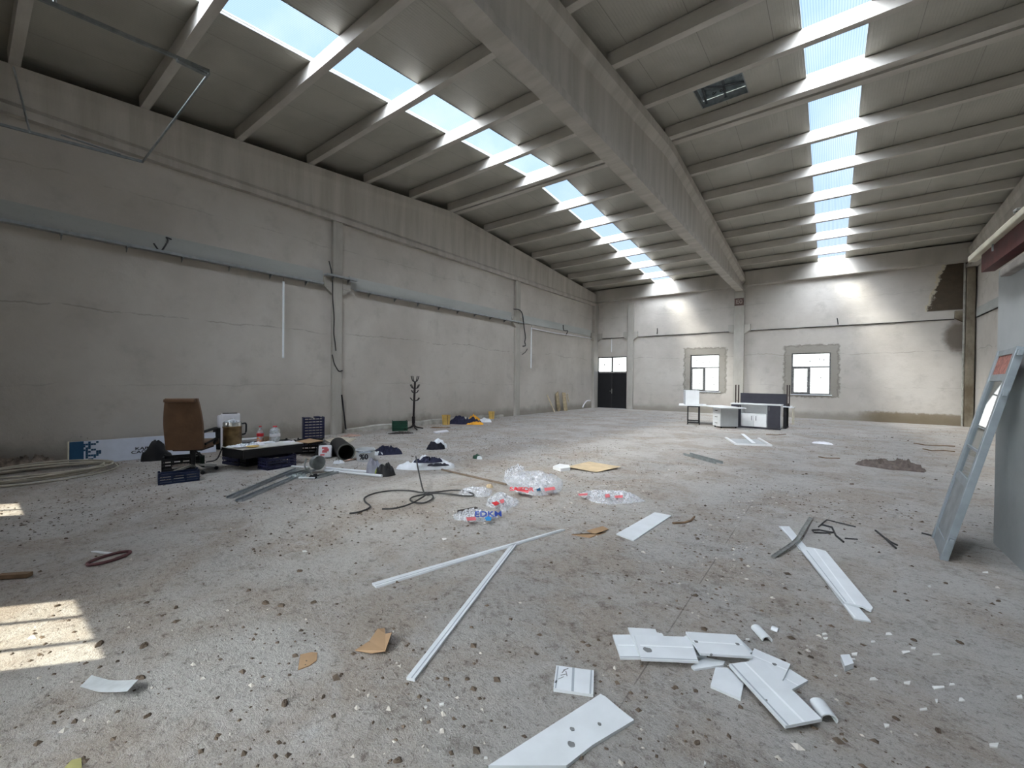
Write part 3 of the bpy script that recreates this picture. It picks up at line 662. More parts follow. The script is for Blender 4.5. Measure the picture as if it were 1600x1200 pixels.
# drawer pedestal
c0 = at(1125, 669); l0 = at(1113.5, 666.5); r0 = at(1141.5, 667.5)
ex = (c0 - l0); ey = (r0 - c0); Wp, Dp2 = .42, .52
rzp = math.atan2(ex.y, ex.x) 
t = thing('drawer_pedestal', 'white three-drawer pedestal standing left of the low sideboard', 'cabinet', c0, rzp - math.radians(0)); Hp = hgt(1125, 637, c0)
R = math.atan2(ey.y, ey.x) - rzp
Wp = ex.length; Dp2 = ey.length; Dp2 = min(Dp2, .6)
def skew(mb): return mb
mb = MB(); mb.rbox(-Wp, 0, .02, Dp2, .05, Hp, .004); mb.build('carcass', M_GLAM, t)
for i in range(3):
    z0 = .055 + i * (Hp - .06) / 3; mb = MB(); mb.rbox(-Wp + .004, -.004, 0, .019, z0, z0 + (Hp - .06) / 3 - .006, .003); d_ = mb.build('drawer', M_WHITE, t)
    mb = MB(); zc = z0 + .1; mb.tube([(-Wp / 2 - .06, .0, zc), (-Wp / 2 - .05, -.02, zc), (-Wp / 2 + .05, -.02, zc), (-Wp / 2 + .06, 0, zc)], .008, 6); mb.build('handle', M_BLACK, d_)
for sx_, sy_ in ((-Wp + .04, .06), (-.04, .06), (-Wp + .04, Dp2 - .05), (-.04, Dp2 - .05)): mb = MB(); mb.lathe([(.02, 0), (.025, .02), (.02, .049)], 10, None, (sx_, sy_, 0)); mb.build('caster', M_BLACK, t)
mb = MB(); mb.rbox(-.95, .55, -.05, .72, Hp + .002, Hp + .027, .004); o_ = one(mb, 'desk_board', M_WHITE, 'loose white desk board lying on the drawer pedestal', 'board', c0 + Vector((-.15, -.02, 0)), rzp)
# side desk with box
a = at(1073.5, 663); t = thing('side_table', 'small white-topped table with black square legs, left of the drawer pedestal', 'table', a, yawto(a)); Ht_ = hgt(1073, 634, a)
Wt = (at(1091, 663) - a).length
mb = MB(); mb.rbox(-.28, Wt + .22, -.1, 1.1, Ht_ - .0, Ht_ + .03, .004); mb.build('tabletop', M_WHITE, t)
for yy in (0, .95):
    for xx in (0, Wt - .04): mb = MB(); mb.box(xx, xx + .04, yy, yy + .04, 0.0, Ht_ - .001); mb.build('leg', M_BLACK, t)
    mb = MB(); mb.box(.04, Wt - .04, yy, yy + .04, .05, .09); mb.box(.04, Wt - .04, yy, yy + .04, Ht_ - .04, Ht_ - .001); mb.build('leg_frame', M_BLACK, t)
b = at(1070, 663) ; hb = hgt(1080, 610, b) - Ht_ - .03; ms = (at(1089, 663) - b).length
Mt = Matrix.Translation(a) @ Matrix.Rotation(yawto(a), 4, 'Z')
o_ = thing('cabinet_box', 'white box cabinet standing on the small black-legged table', 'box', (Mt @ Vector((-.06, 0.02, Ht_ + .031))), yawto(a) + .12)
mb = MB(); mb.rbox(0, ms, .02, .62, 0, hb, .004); mb.build('carcass', M_GLAM, o_); mb = MB(); mb.rbox(.005, ms - .005, .0, .018, .005, hb - .005, .003); mb.build('front_panel', M_WHITE, o_)
# main desk behind with screen and upturned legs
Wm = 1.75; c = (mid + Vector((0, 0, 0))); rr = rz
Md = Matrix.Translation(mid) @ Matrix.Rotation(rz, 4, 'Z')
Mdi = Md.inverted()
def lx(px, yl):                                                  # local x where a pixel column crosses the vertical plane local y = yl
    o_, d_ = Mdi @ Vector((0, 0, EYE)), Mdi.to_3x3() @ ray(px, 620); return (o_ + d_ * ((yl - o_.y) / d_.y)).x
xr_ = lx(1235, .70); base = Md @ Vector((xr_ - .75, .72, 0)); t = thing('office_desk', 'white office desk on black legs half hidden behind the low sideboard', 'desk', base, rz)
mb = MB(); mb.rbox(-.9, .75, -.08, .62, .70, .73, .004); mb.build('desktop', M_WHITE, t)
for xx in (-.8, .56):
    mb = MB(); mb.box(xx, xx + .09, -.02, .04, .04, .699); mb.build('leg', M_BLACK, t); mb = MB(); mb.box(xx, xx + .09, .48, .54, .04, .699); mb.build('leg', M_BLACK, t)
    mb = MB(); mb.box(xx, xx + .09, -.06, .6, 0, .039); mb.build('foot_bar', M_BLACK, t)
mb = MB(); mb.box(.22, .36, .2, .22, .2, .699); mb.build('modesty_panel', M_BLACK, t)
s0 = hgt(1190, 614.5, base); xa, xb = lx(1157, .95), lx(1229, .95)
o_ = thing('desk_screen', 'long dark fabric desk divider standing on the white office desk', 'divider', Md @ Vector(((xa + xb) / 2, .95, .731)), rz); hw_ = (xb - xa) / 2
mb = MB(); mb.rbox(-hw_, hw_, -.012, .012, 0, max(.3, s0 - .74), .004); mb.build('screen_panel', M_ANTH, o_)
for xx in (-.6, .6): mb = MB(); mb.box(xx * hw_ - .03, xx * hw_ + .03, -.03, -.013, 0, .06); mb.build('clamp', M_BLACK, o_)
zt = hgt(1150, 602, base); zl = Hc + .002; mdb = simple('dark_brown_steel', (54, 42, 40), .5)
xa, xb = lx(1149.5, .22), lx(1154, .22)
o_ = thing('upturned_leg_frame', 'pair of thin black metal legs sticking up at the left end of the sideboard top', 'frame', Md @ Vector(((xa + xb) / 2, .22, zl)), rz)
for xx in (-(xb - xa) / 2, (xb - xa) / 2): mb = MB(); mb.box(xx - .018, xx + .018, -.018, .018, 0, zt - zl + .02); mb.build('leg', mdb, o_)
mb = MB(); mb.bar((-.04, 0, .09), (.04, 0, .05), .012, .012); mb.build('cross_tie', M_BLACK, o_)
xa, xb = lx(1230, .72), lx(1233.5, .72)
o_ = thing('upturned_leg_frame', 'pair of thin black metal legs standing on the desk right of the divider', 'frame', Md @ Vector(((xa + xb) / 2, .72, .731)), rz)
for xx in (-(xb - xa) / 2, (xb - xa) / 2): mb = MB(); mb.box(xx - .018, xx + .018, -.018, .018, 0, zt - .73 + .03); mb.build('leg', mdb, o_)
mb = MB(); mb.box(-.011, .015, -.01, .01, 0, .1); mb.build('cross_tie', M_BLACK, o_)
p = at(1237, 664); t = thing('wire_stand', 'light thin-legged table right of the office desk', 'table', p, rz)
mb = MB(); mb.box(-.18, .05, -.05, .5, .60, .62); mb.build('tabletop', M_WHITE, t)
for xx, yy in ((0.02, -.02), (.02, .45), (-.15, .45), (-.15, -.02)): mb = MB(); mb.tube([(xx, yy, 0), (xx, yy, .599)], .012, 6); mb.build('leg', M_CREAM, t)
# flat frame on the floor in front
P = [at(1137, 684), at(1204, 697.5), at(1147, 696), at(1197, 688)]
t = thing('empty_casement', 'white empty window-like frame lying on the floor before the sideboard', 'frame', (at(1150, 694)), 0); o = t.location
for p, q in ((at(1134, 685), at(1150, 695.5)), (at(1150, 695.5), at(1205, 697.5)), (at(1205, 697.5), at(1185, 686))):
    mb = MB(); mb.bar(p - o + Vector((0, 0, .02)), q - o + Vector((0, 0, .02)), .05, .035); mb.build('rail', M_WHITE, t)
mb = MB(); mb.bar(at(1160, 685) - o + Vector((0, 0, .12)), at(1178, 694.5) - o + Vector((0, 0, .03)), .08, .012); mb.build('cross_slat', M_PVCE, t)
mb = MB(); q = [at(1139, 686), at(1151, 694.5), at(1200, 696.5), at(1183, 687)]; mb.prism([(v.x - o.x, v.y - o.y) for v in q], .004, .012); mb.build('panel', M_GLAM, t)

# ================================================================== FLAT THINGS ON THE FLOOR
def flat(name, px, th, z, m, label, cat, grp=None, zs=None, lines=(), extra=None):
    """px: outline in floor points; lines: (i,j,f0,f1) grooves between edge fractions"""
    P = [at(x, y) for x, y in px]; P = [(v.x, v.y) for v in P]
    cx = sum(p[0] for p in P) / len(P); cy = sum(p[1] for p in P) / len(P); P = [(p[0] - cx, p[1] - cy) for p in P]
    mb = MB(); zz = zs or [0] * len(P)
    mb.prism(P, [q for q in zz], [q + th for q in zz])
    for k, (p0, p1, w, mi) in enumerate(lines):
        a = at(*p0); b = at(*p1); a = Vector((a.x - cx, a.y - cy, th + .0006)); b = Vector((b.x - cx, b.y - cy, th + .0006)); d = (b - a).normalized(); n = Vector((-d.y, d.x, 0)) * w / 2
        mb.mat(mi)
        if mi == 3 and w > .012: mm = (a + b) / 2; mb.prism([(mm.x + math.cos(k_ * PI / 5) * w * .55, mm.y + math.sin(k_ * PI / 5) * w * (.35 + .06 * (k_ % 3))) for k_ in range(10)], th - .001, th + .003); mb.mat(0); continue
        mb.prism([(a - n)[:2], (b - n)[:2], (b + n)[:2], (a + n)[:2]], th - .001, th + .0012); mb.mat(0)
    mats = m if isinstance(m, list) else [m]
    o = mb.build(name, mats); o.location = (cx, cy, z); return tag(o, label, cat, grp)
PV = [M_PVC, M_PVCE, M_PVCD, simple('dirt_spot', (120, 122, 122), .8)]
G = 'white PVC cladding strips and offcuts'
flat('pvc_board', [(963, 836), (1023, 802), (1049, 807), (990, 846.5)], .012, .001, PV, 'white rectangular panel lying alone near mid floor by the brown cardboard', 'panel', G)
flat('pvc_strip', [(581, 914), (876, 829), (883, 829), (588, 919.5)], .014, .001, PV, 'longest thin white strip, its right end pointing at the brown cardboard', 'strip', G, lines=[((586, 917.5), (878, 830.5), .006, 2)])
flat('pvc_strip', [(635, 1063), (799, 852), (808, 851.5), (648, 1065.5)], .014, .001, PV, 'thin white strip running toward the camera below the longest strip', 'strip', G, lines=[((643, 1064), (804, 853), .006, 2)])
flat('pvc_board', [(1217, 823.5), (1233, 824), (1264, 861), (1361, 973.5), (1334, 969), (1258, 866)], .01, .001, PV, 'lower of two overlapping white panels at right, its near end sticking out', 'panel', G, lines=[((1222, 826), (1336, 967), .008, 1)])
flat('pvc_board', [(1262, 859), (1273, 860.5), (1290, 865), (1364, 955), (1361, 960), (1354, 957), (1348, 953), (1319, 947), (1250, 862)], .012, .013, PV, 'upper of two overlapping white panels at right, with a broken near end', 'panel', G, lines=[((1272, 862), (1336, 950), .01, 1), ((1260, 864), (1322, 946), .006, 2)])
flat('pvc_board', [(763, 1202), (938, 1089), (946, 1093), (968, 1112), (991, 1130), (925, 1170), (885, 1202)], .014, .001, PV, 'largest white panel, cut off by the bottom edge of the picture', 'panel', G, lines=[((892, 1143), (896, 1147), .02, 3), ((934, 1136), (939, 1138), .016, 3), ((890, 1165), (895, 1173), .03, 3)])
flat('pvc_board', [(869, 1044), (928, 1052), (927, 1090), (864.5, 1081)], .014, .001, PV, 'small square white panel with dark scribbles, left of the big pile', 'panel', G, lines=[((896, 1048), (894.5, 1085), .012, 2), ((924, 1052), (922, 1089), .008, 2), ((872, 1046), (868, 1080), .006, 2), ((878, 1056), (884, 1050), .004, 3), ((880, 1052), (888, 1049), .004, 3), ((876, 1060), (884, 1058), .004, 3), ((884, 1053), (886, 1061), .004, 3), ((872, 1066), (881, 1062), .003, 3), ((868, 1072), (869.5, 1068), .008, 3)])
# the pile in front
flat('pvc_board', [(957, 995), (1012, 995), (1012, 1031), (969.5, 1031.5)], .012, .001, PV, 'leftmost piece of the white panel pile, half covered by its neighbour', 'panel', G, lines=[((966, 1011.5), (1008, 1012), .008, 1), ((969, 1030), (1008, 1030), .006, 2)])
flat('pvc_board', [(981, 987), (1024, 989.5), (1026, 995), (1034, 996), (1040, 1005), (1040, 1030), (999, 1030)], .012, .014, PV, 'notched piece peeping out behind the left part of the white panel pile', 'panel', G)
flat('pvc_board', [(1042, 1012), (1082, 991), (1104, 1003), (1104, 1030), (1060, 1030)], .012, .001, PV, 'pointed piece at the back of the white panel pile', 'panel', G)
flat('pvc_board', [(991, 1003), (1078, 1006), (1091, 1045), (1002, 1041)], .012, .028, PV, 'large left piece on top of the white panel pile with a round grey dirt mark', 'panel', G, lines=[((1000, 1019.5), (1082, 1023), .008, 1), ((1001, 1039.5), (1090, 1043), .006, 2), ((1008, 1026.5), (1015, 1027.5), .045, 3)])
flat('pvc_board', [(1080, 1044), (1100, 1030), (1133, 1036), (1130, 1042), (1085, 1049)], .01, .001, PV, 'narrow sliver sticking out under the middle of the white panel pile', 'panel', G)
flat('pvc_board', [(1071, 1001), (1150, 1006), (1176, 1041.5), (1094, 1036)], .012, .041, PV, 'large right piece on top of the white panel pile with a middle groove', 'panel', G, lines=[((1082, 1017), (1159, 1022), .008, 1), ((1086, 1017.5), (1089, 1017.7), .02, 3), ((1150, 1021.4), (1154, 1021.8), .02, 3), ((1110, 1040), (1112, 1037), .01, 3)])
flat('pvc_strip', [(1142, 997), (1149, 994.5), (1177, 1022), (1170, 1025)], .012, .001, PV, 'short narrow white strip behind the right corner of the panel pile', 'strip', G)
flat('pvc_board', [(1178, 1020), (1235, 1045), (1222, 1072), (1168, 1046)], .012, .014, PV, 'angled piece right of the panel pile, lying over the triangular one', 'panel', G, lines=[((1176, 1032), (1230, 1055), .008, 1), ((1208, 1045), (1212, 1047), .02, 3)])
flat('pvc_board', [(1196, 1042), (1234, 1049), (1262.5, 1067), (1232, 1084.5), (1190, 1060)], .012, .001, PV, 'rightmost pointed piece under the angled one in the panel pile', 'panel', G, lines=[((1210, 1055), (1247, 1075), .008, 1)])
flat('pvc_board', [(1118, 1046), (1136, 1047), (1163, 1066), (1157, 1096), (1110, 1075.5)], .012, .001, PV, 'small five-sided piece below the panel pile, left of the longest one', 'panel', G)
flat('pvc_board', [(1139, 1050), (1189, 1043), (1284, 1138), (1227, 1149.5)], .013, .029, PV, 'longest piece of the panel pile, pointing toward the lower right', 'panel', G, lines=[((1164, 1048), (1256, 1143), .010, 1), ((1143, 1050.5), (1231, 1148), .008, 2), ((1196, 1108), (1199, 1109), .012, 3)])
def curl(px, r, label, m=M_PVC):                                  # short curled offcut between two floor points
    a, b = at(*px[0]), at(*px[1]); d = (b - a); L = d.length; rz = math.atan2(d.y, d.x); mb = MB(); secs = []
    ring = [(math.cos(t_) * r, math.sin(t_) * r * .7) for t_ in [math.radians(x) for x in range(-30, 215, 25)]]
    ring2 = [(x * .8, z * .8) for x, z in reversed(ring)]
    for xx in (0, L): secs.append([(xx, y, z + r * .42) for y, z in ring + ring2])
    mb.loft(secs); return one(mb, 'pvc_offcut', m, label, 'offcut', a + Vector((0, 0, .001)), rz, G, True)
curl(((1181, 984), (1199, 1004)), .03, 'curled white offcut behind the panel pile, lying on its own')
curl(((1277, 1103), (1296, 1130)), .035, 'curled white offcut beside the near end of the longest pile piece')
curl(((1206, 984), (1216, 988)), .02, 'small white chip just right of the farther curled offcut')
flat('tile_piece', [(1313, 1032), (1327, 1031), (1334, 1045), (1320, 1050)], .03, .001, PV, 'folded square white piece on the floor right of the panel pile', 'offcut', G)
# cardboard
flat('cardboard_sheet', [(886, 733), (920, 724), (970, 733), (931, 739)], .004, .03, M_CARDY, 'pale tan square cardboard sheet in the sunlit middle of the floor', 'cardboard', zs=[.01, .0, .01, -.02])
flat('foam_block', [(864, 733), (874, 729), (889, 731), (891, 735), (876, 737)], .05, .001, M_WHITE, 'white block touching the left corner of the tan square sheet', 'block')
flat('cardboard_scrap', [(893, 836), (917, 834), (937, 836), (947, 832), (921, 841)], .006, .001, M_CARD, 'lower of two narrow brown cardboard scraps by the white panel', 'cardboard', 'brown cardboard scraps')
flat('cardboard_scrap', [(917, 831), (942, 824), (951, 829), (929, 836)], .006, .008, M_CARD, 'upper of two narrow brown cardboard scraps by the white panel', 'cardboard', 'brown cardboard scraps')
flat('cardboard_scrap', [(555, 1017.5), (577, 1004), (590, 986), (601, 985), (602, 997), (612, 1006), (602, 1026.5), (580, 1024)], .005, .01, M_CARD, 'torn tan cardboard piece left of the thin white strip, raised at its right side', 'cardboard', 'brown cardboard scraps', zs=[-.008, -.005, 0, .0, .01, .05, .02, 0])
flat('cardboard_scrap', [(465.5, 1048), (469, 1024), (487, 1020), (496, 1021), (495, 1033), (484, 1041)], .004, .001, M_CARD, 'small tan cardboard piece left of the torn one', 'cardboard', 'brown cardboard scraps')
flat('cardboard_scrap', [(100, 1202), (112, 1189), (127, 1186), (128, 1202)], .004, .001, simple('yellowed_paper', (150, 146, 96), .8), 'yellowish paper piece at the bottom left edge of the picture', 'paper')
# shiny curved sheet
a = at(125, 1077); b = at(143, 1059); c_ = at(199, 1099); d_ = at(216, 1080); e_ = at(232, 1076); secs = []
mb = MB()
for i in range(9):
    f = i / 8; p = a.lerp(c_, f); q = b.lerp(d_, f); zz = .012 + .075 * max(0, f - .35) ** 1.3
    secs.append([tuple(p + Vector((0, 0, zz))), tuple(q + Vector((0, 0, zz))), tuple(q + Vector((0, 0, zz + .002))), tuple(p + Vector((0, 0, zz + .002)))])
mb.loft(secs); put(mb, 'metal_sheet', M_SILV, 'bright curved metal sheet lying below the sunlit patch at left', 'sheet metal', smooth=True)
# ring, sliver, sticks
mb = MB(); r_ = at(172, 873.5); mb.tube([Vector((math.cos(t_ * PI / 12) * .07 * (1 + .006 * t_), math.sin(t_ * PI / 12) * .13 * (1 + .006 * t_), .012)) for t_ in range(0, 27)] , .012, 7); one(mb, 'hose_ring', simple('maroon_rubber', (92, 58, 60), .6), 'dark reddish ring of hose on the left foreground floor', 'ring', (r_.x, r_.y, 0), .3, smooth=True)
flat('white_sliver', [(142, 863), (150, 862.5), (176, 865), (168, 866.5)], .01, .001, M_PVCE, 'small white sliver behind the reddish ring', 'offcut')
mb = MB(); mb.bar(at(0, 911) + Vector((-.1, 0, .02)), at(47, 902) + Vector((0, 0, .02)), .045, .03); put(mb, 'wooden_stick', M_WOODD, 'brown wooden stick entering from the left picture edge', 'stick')
mb = MB(); mb.bar(at(690, 735) + Vector((0, 0, .015)), at(791, 758.5) + Vector((0, 0, .015)), .03, .022); put(mb, 'wooden_batten', simple('grey_batten', (120, 106, 92), .8), 'long thin brown batten between the white sack and the plastic wrapping', 'stick')
# folded perforated strip lying across the right panels
mb = MB(); pts = bezier([at(1208, 873) + Vector((0, 0, .02)), at(1243, 853) + Vector((0, 0, .05)), at(1256, 835) + Vector((0, 0, .06)), at(1267.5, 812) + Vector((0, 0, .03))], 8)
secs = []
for i, p in enumerate(pts):
    d = (pts[min(i + 1, len(pts) - 1)] - pts[max(i - 1, 0)]).normalized(); n = Vector((-d.y, d.x, 0)) * .019
    secs.append([tuple(p + n), tuple(p + n * .75 + Vector((0, 0, -.012))), tuple(p - n * .75 + Vector((0, 0, -.012))), tuple(p - n), tuple(p - n * .8), tuple(p - n * .6 + Vector((0, 0, -.006))), tuple(p + n * .6 + Vector((0, 0, -.006))), tuple(p + n * .8)])
mb.loft(secs); put(mb, 'metal_profile', simple('grey_zinc_strip', (128, 130, 126), .5, .4, .2, 30), 'bent grey metal channel lying across the two overlapping white panels', 'metal profile')
G2 = 'thin wires lying on the right-hand floor'
for pts, r_, lb in (([(1279, 824), (1288, 816), (1292, 813), (1310, 817.5), (1337, 824)], .007, 'bent wire with a corner at its top, right of the bent channel'),
                    ([(1284, 821), (1300, 825), (1306, 838), (1318, 848)], .009, 'kinked dark wire running down right of the wire loop'),
                    ([(1302, 833), (1290, 834), (1272, 833), (1269, 829.5), (1280, 829), (1295, 832), (1304, 833)], .008, 'thin dark wire bent into a narrow loop'),
                    ([(1320, 842), (1340, 843.5)], .006, 'short straight wire below the kinked one'),
                    ([(1368, 830), (1384, 843), (1400, 858)], .009, 'dark straight wire left of the leaning door leaf'),
                    ([(1384, 842), (1392, 848), (1402, 853)], .008, 'short wire crossing the dark straight one'),
                    ([(1440, 834), (1449, 836), (1456, 838)], .008, 'short black wire end at the foot of the leaning door leaf')):
    mb = MB(); mb.tube([at(*q) + Vector((0, 0, r_ * .9)) for q in pts], r_, 6); put(mb, 'wire', M_CABLE, lb, 'wire', G2)
for pts, lb in (([(1279, 714.5), (1290, 716.5), (1312, 717)], 'thin brown twig on the floor behind the right panels'), ([(1442, 702), (1456, 705), (1475, 704.5), (1492, 706.5)], 'long dark twig between the brown cloth and the leaning door leaf'), ([(1428, 693), (1445, 696), (1492, 698)], 'straight thin twig near the far right wall'), ([(1197, 679.5), (1212, 680.5), (1228, 679)], 'thin dark twig in front of the office desk'),
                ([(1051, 819), (1070, 818), (1080, 815), (1085, 809)], 'thin curved twig right of the lone white panel')):
    mb = MB(); mb.tube([at(*q) + Vector((0, 0, .012)) for q in pts], .011, 6); put(mb, 'twig', M_WOODD, lb, 'twig', 'twigs on the floor')
# slatted metal offcut
a, b = at(1073, 711), at(1124, 725); d = b - a; rz_ = math.atan2(d.y, d.x); t = thing('cable_tray_offcut', 'short galvanised channel offcut with slots on the mid floor, left of the wires', 'metal channel', a, rz_); L = d.length
mb = MB(); w_ = .075
xs = [0, .06 * L, .24 * L, .32 * L, .5 * L, .58 * L, .76 * L, .84 * L, L]
for i in range(len(xs) - 1):
    if i % 2 == 0: mb.box(xs[i], xs[i + 1], -w_, w_, 0, .004)
    else: mb.box(xs[i], xs[i + 1], -w_, -w_ * .5, 0, .004); mb.box(xs[i], xs[i + 1], w_ * .5, w_, 0, .004)
mb.build('web', M_GALVD, t)
for s_ in (-1, 1): mb = MB(); mb.box(0, L, s_ * w_ - .003, s_ * w_ + .003, .0041, .05); mb.build('flange', M_GALVD, t)
# brown cloth heap at right
def heap(name, px0, px1, py0, hh, m, label, cat, seed, depth=.8, grp=None, fold=.4, rot=0.0, lump=2.4, z=0, edge=.18):
    a, b = at(px0, py0, z), at(px1, py0, z); W = (b - a).length / 2; c = (a + b) / 2; mb = blob(W, W * depth, hh, seed, fold, 40, 26, lump=lump, edge=edge)
    return one(mb, name, m, label, cat, (c.x, c.y, z + .001), yawto(c) + rot, grp, True)
heap('brown_cloth', 1358, 1431, 731, .19, M_GYCL, 'crumpled taupe cloth alone on the floor at right', 'cloth', 3, .62, fold=.75, lump=3.2, edge=.22)
heap('paper_litter', 1273, 1299, 693.5, .06, M_PAPR, 'small crumpled whitish litter before the right far window', 'litter', 5, .5)
# ================================================================== LEFT-HAND CAMP
def crate(label, mat, pa, pb, depth, base, h, name='plastic_crate', rz_extra=0.0, z=0.0, grp='slatted plastic crates', slots=True, upright=False, tilt=None):
    """Slatted vegetable crate: corner posts, horizontal slats, floor. pa,pb = near bottom corners (floor points)."""
    d = pb - pa; L = d.length; rz = math.atan2(d.y, d.x) + rz_extra
    t = thing(name, label, 'crate', (pa.x, pa.y, z), rz, grp)
    if tilt: t.rotation_euler = tilt
    mb = MB(); mb.box(.012, L - .012, .012, depth - .012, .006, .016)
    mb.build('base', mat, t)
    W = .012; n = 4
    for side in range(4):
        mb = MB()
        for i in range(n):
            z0 = .004 + i * (h - .004) / n; z1 = z0 + (h / n) * (.62 if i < n - 1 else .96)
            if side == 0: mb.box(0, L, 0, W, z0, z1)
            if side == 1: mb.box(0, L, depth - W, depth, z0, z1)
            if side == 2: mb.box(0, W, W, depth - W, z0, z1)
            if side == 3: mb.box(L - W, L, W, depth - W, z0, z1)
        m = max(3, int(L / .12)) if side < 2 else 3; span = L if side < 2 else depth
        for k in range(m + 1):
            p = k * (span - .02) / m
            if side == 0: mb.box(p, p + .02, W, W + .004, 0.004, h)
            if side == 1: mb.box(p, p + .02, depth - W - .004, depth - W, 0.004, h)
            if side == 2 and 0 < k < m: mb.box(W, W + .004, p, p + .02, .004, h)
            if side == 3 and 0 < k < m: mb.box(L - W - .004, L - W, p, p + .02, .004, h)
        if side < 2:
            y = -.0 if side == 0 else depth
        mb.build('slatted_side', mat, t)
    mb = MB()
    for x_, y_ in ((0, 0), (L - .03, 0), (0, depth - .03), (L - .03, depth - .03)): mb.box(x_ + .002, x_ + .028, y_ + .002, y_ + .028, h * .98, h + .02)
    mb.build('corner_posts', mat, t)
    return t
# rubble, hose coil, illuminated-sign box
heap('rubble_heap', -14, 76, 731, .22, M_BRICK, 'small heap of brick rubble and dirt at the foot of the wall, far left', 'rubble', 11, .35, fold=.5, lump=4, edge=.12)
c_ = at(61, 744.5); random.seed(5)
mb = MB()
pts = []
for i in range(5 * 24):
    a = i / 24 * 2 * PI; r1 = .92 + .07 * math.sin(i / 24 * 2.3) + .03 * math.sin(a * 3 + i * .1); pts.append((math.cos(a) * r1 * .86, math.sin(a) * r1 * .62 + .04 * math.sin(i * .21), .02 + .022 * (i // 24) + .01 * math.sin(a * 2 + i * .05)))
mb.tube(pts, .014, 6); mb.tube(bezier([(-.8, .1, .09), (-.2, .3, .13), (.4, .15, .12), (.75, -.2, .11)], 6), .014, 6)
one(mb, 'hose_coil', M_HOSE, 'coil of pale hose on the floor at the far left, before the rubble', 'hose', (c_.x, c_.y, 0), yawto(c_) + .25, smooth=True)
a, b = at(108, 728), at(338, 706)
d = b - a; rz_ = math.atan2(d.y, d.x); L = d.length
t = thing('sign_box', 'long white sign box with blue pixelated end and black lettering by the left wall', 'sign', (a.x, a.y, 0), rz_); t.rotation_euler = (math.radians(-14), 0, rz_)
Hs = .40
mb = MB(); mb.rbox(0, L, 0, .10, .0, Hs, .006); mb; mb.mat(1); mb.box(-.0005, .17, -.003, -.0002, .005, Hs - .005)
random.seed(3)
for i in range(60):
    x_ = .17 + random.random() ** 1.6 * .18; zz = random.uniform(.01, Hs - .05); s_ = .032; x_ = round(x_ / s_) * s_; zz = round(zz / s_) * s_; mb.box(x_, x_ + s_ * .95, -.003, -.0002, zz, min(zz + s_ * .95, Hs))
mb.build('sign_body', [simple('sign_white', (196, 202, 214), .5, var=.03), M_TEALP], t)
mb = MB(); mb.rbox(-.02, -.0005, -.01, .11, .0, Hs + .005, .004); mb.build('end_cap', M_CREAM, t)
zero = Matrix.Identity(4)
def sgn(px, py): 
    Mi = t.matrix_world.inverted(); return Mi
bpy.context.view_layer.update()
Mw = t.matrix_world.copy(); Mi = Mw.inverted()
def onsign(px, py):
    o_, d_ = Mi @ Vector((0, 0, EYE)), Mi.to_3x3() @ ray(px, py); k = (-.004 - o_.y) / d_.y; return o_ + d_ * k
for body, px, w_ in (('KAR', (222, 700.5), 1), ('KAN', (250, 698), 1), ('CA\u011eI', (218.5, 706.2), 1)):
    q = onsign(*px); hh = .085; text_mesh(body, .075, M_BLACK, t, frame_M((q.x, -.004, q.z), (1, 0, 0), (0, 0, 1)) @ Matrix.Diagonal((1.35, .9, 1, 1)))
heap('black_bag', 225, 264, 719, .42, M_BPLA, 'black bag slumped against the white sign box', 'bag', 21, .5, fold=.25, lump=1.4, edge=.08)

# tan office chair, back to the camera
cc = at(302, 738); rzc = yawto(cc)
t = thing('office_chair', 'tan leather office chair seen from behind beside the low board table', 'chair', (cc.x, cc.y, 0), rzc - .42)   # local +Y is where the sitter looks
k_ = (cc.length) / FOC * 1.0
mb = MB(); secs = []
for i in range(13):
    f = i / 12; z_ = .40 + f * .78; w_ = .252 - .035 * max(0, (f - .45) / .55) ** 1.5 + .012 * math.sin(f * PI); yb = -.27 - .10 * f; th = .085 - .02 * f
    r = []
    for j in range(16):
        a = 2 * PI * j / 16; cx_, sy_ = math.cos(a), math.sin(a); ex_ = lambda v: math.copysign(abs(v) ** .45, v)
        r.append((ex_(cx_) * w_, yb + ex_(sy_) * th * .5 + (.035 * (abs(ex_(cx_)) ** 2)), z_))
    secs.append(r)
mb.loft(secs); bk = mb.build('backrest', M_LEATH, t, smooth=True)
mb = MB(); mb.rbox(-.2, .2, -.43, -.375, 1.12, 1.175, .018); mb.build('headrest_roll', M_LEATH, bk)
mb = MB(); mb.rbox(-.26, .26, -.2, .28, .40, .50, .035); mb.build('seat', M_LEATH, t, smooth=True)
mb = MB(); mb.rbox(-.2, .2, -.18, .22, .365, .398, .01); mb.build('seat_shell', M_BPLA, t)
for s_ in (-1, 1):
    mb = MB(); mb.tube(bezier([(s_ * .24, -.26, .66), (s_ * .28, -.1, .68), (s_ * .29, .08, .68), (s_ * .29, .12, .62), (s_ * .28, .1, .5), (s_ * .26, .04, .44)], 6), .022, 8); mb.tube([(s_ * .28, .1, .52), (s_ * .25, -.2, .47)], .018, 6); ar = mb.build('armrest', M_BPLA, t, smooth=True)
mb = MB(); mb.lathe([(.03, .12), (.03, .3), (.045, .3), (.045, .366)], 12); mb.build('gas_lift', M_BPLA, t, smooth=True)
for i in range(5):
    a = i * 2 * PI / 5 + .5; x_, y_ = math.cos(a), math.sin(a)
    mb = MB(); mb.bar((x_ * .03, y_ * .03, .12), (x_ * .3, y_ * .3, .075), .045, .03); lg = mb.build('base_arm', M_CHROME, t)
    mb = MB(); mb.lathe([(.028, -.011), (.03, 0), (.028, .011)], 12, Matrix.Translation((x_ * .3, y_ * .3, .03)) @ Matrix.Rotation(PI / 2, 4, 'X')); mb.build('caster', M_BPLA, lg)
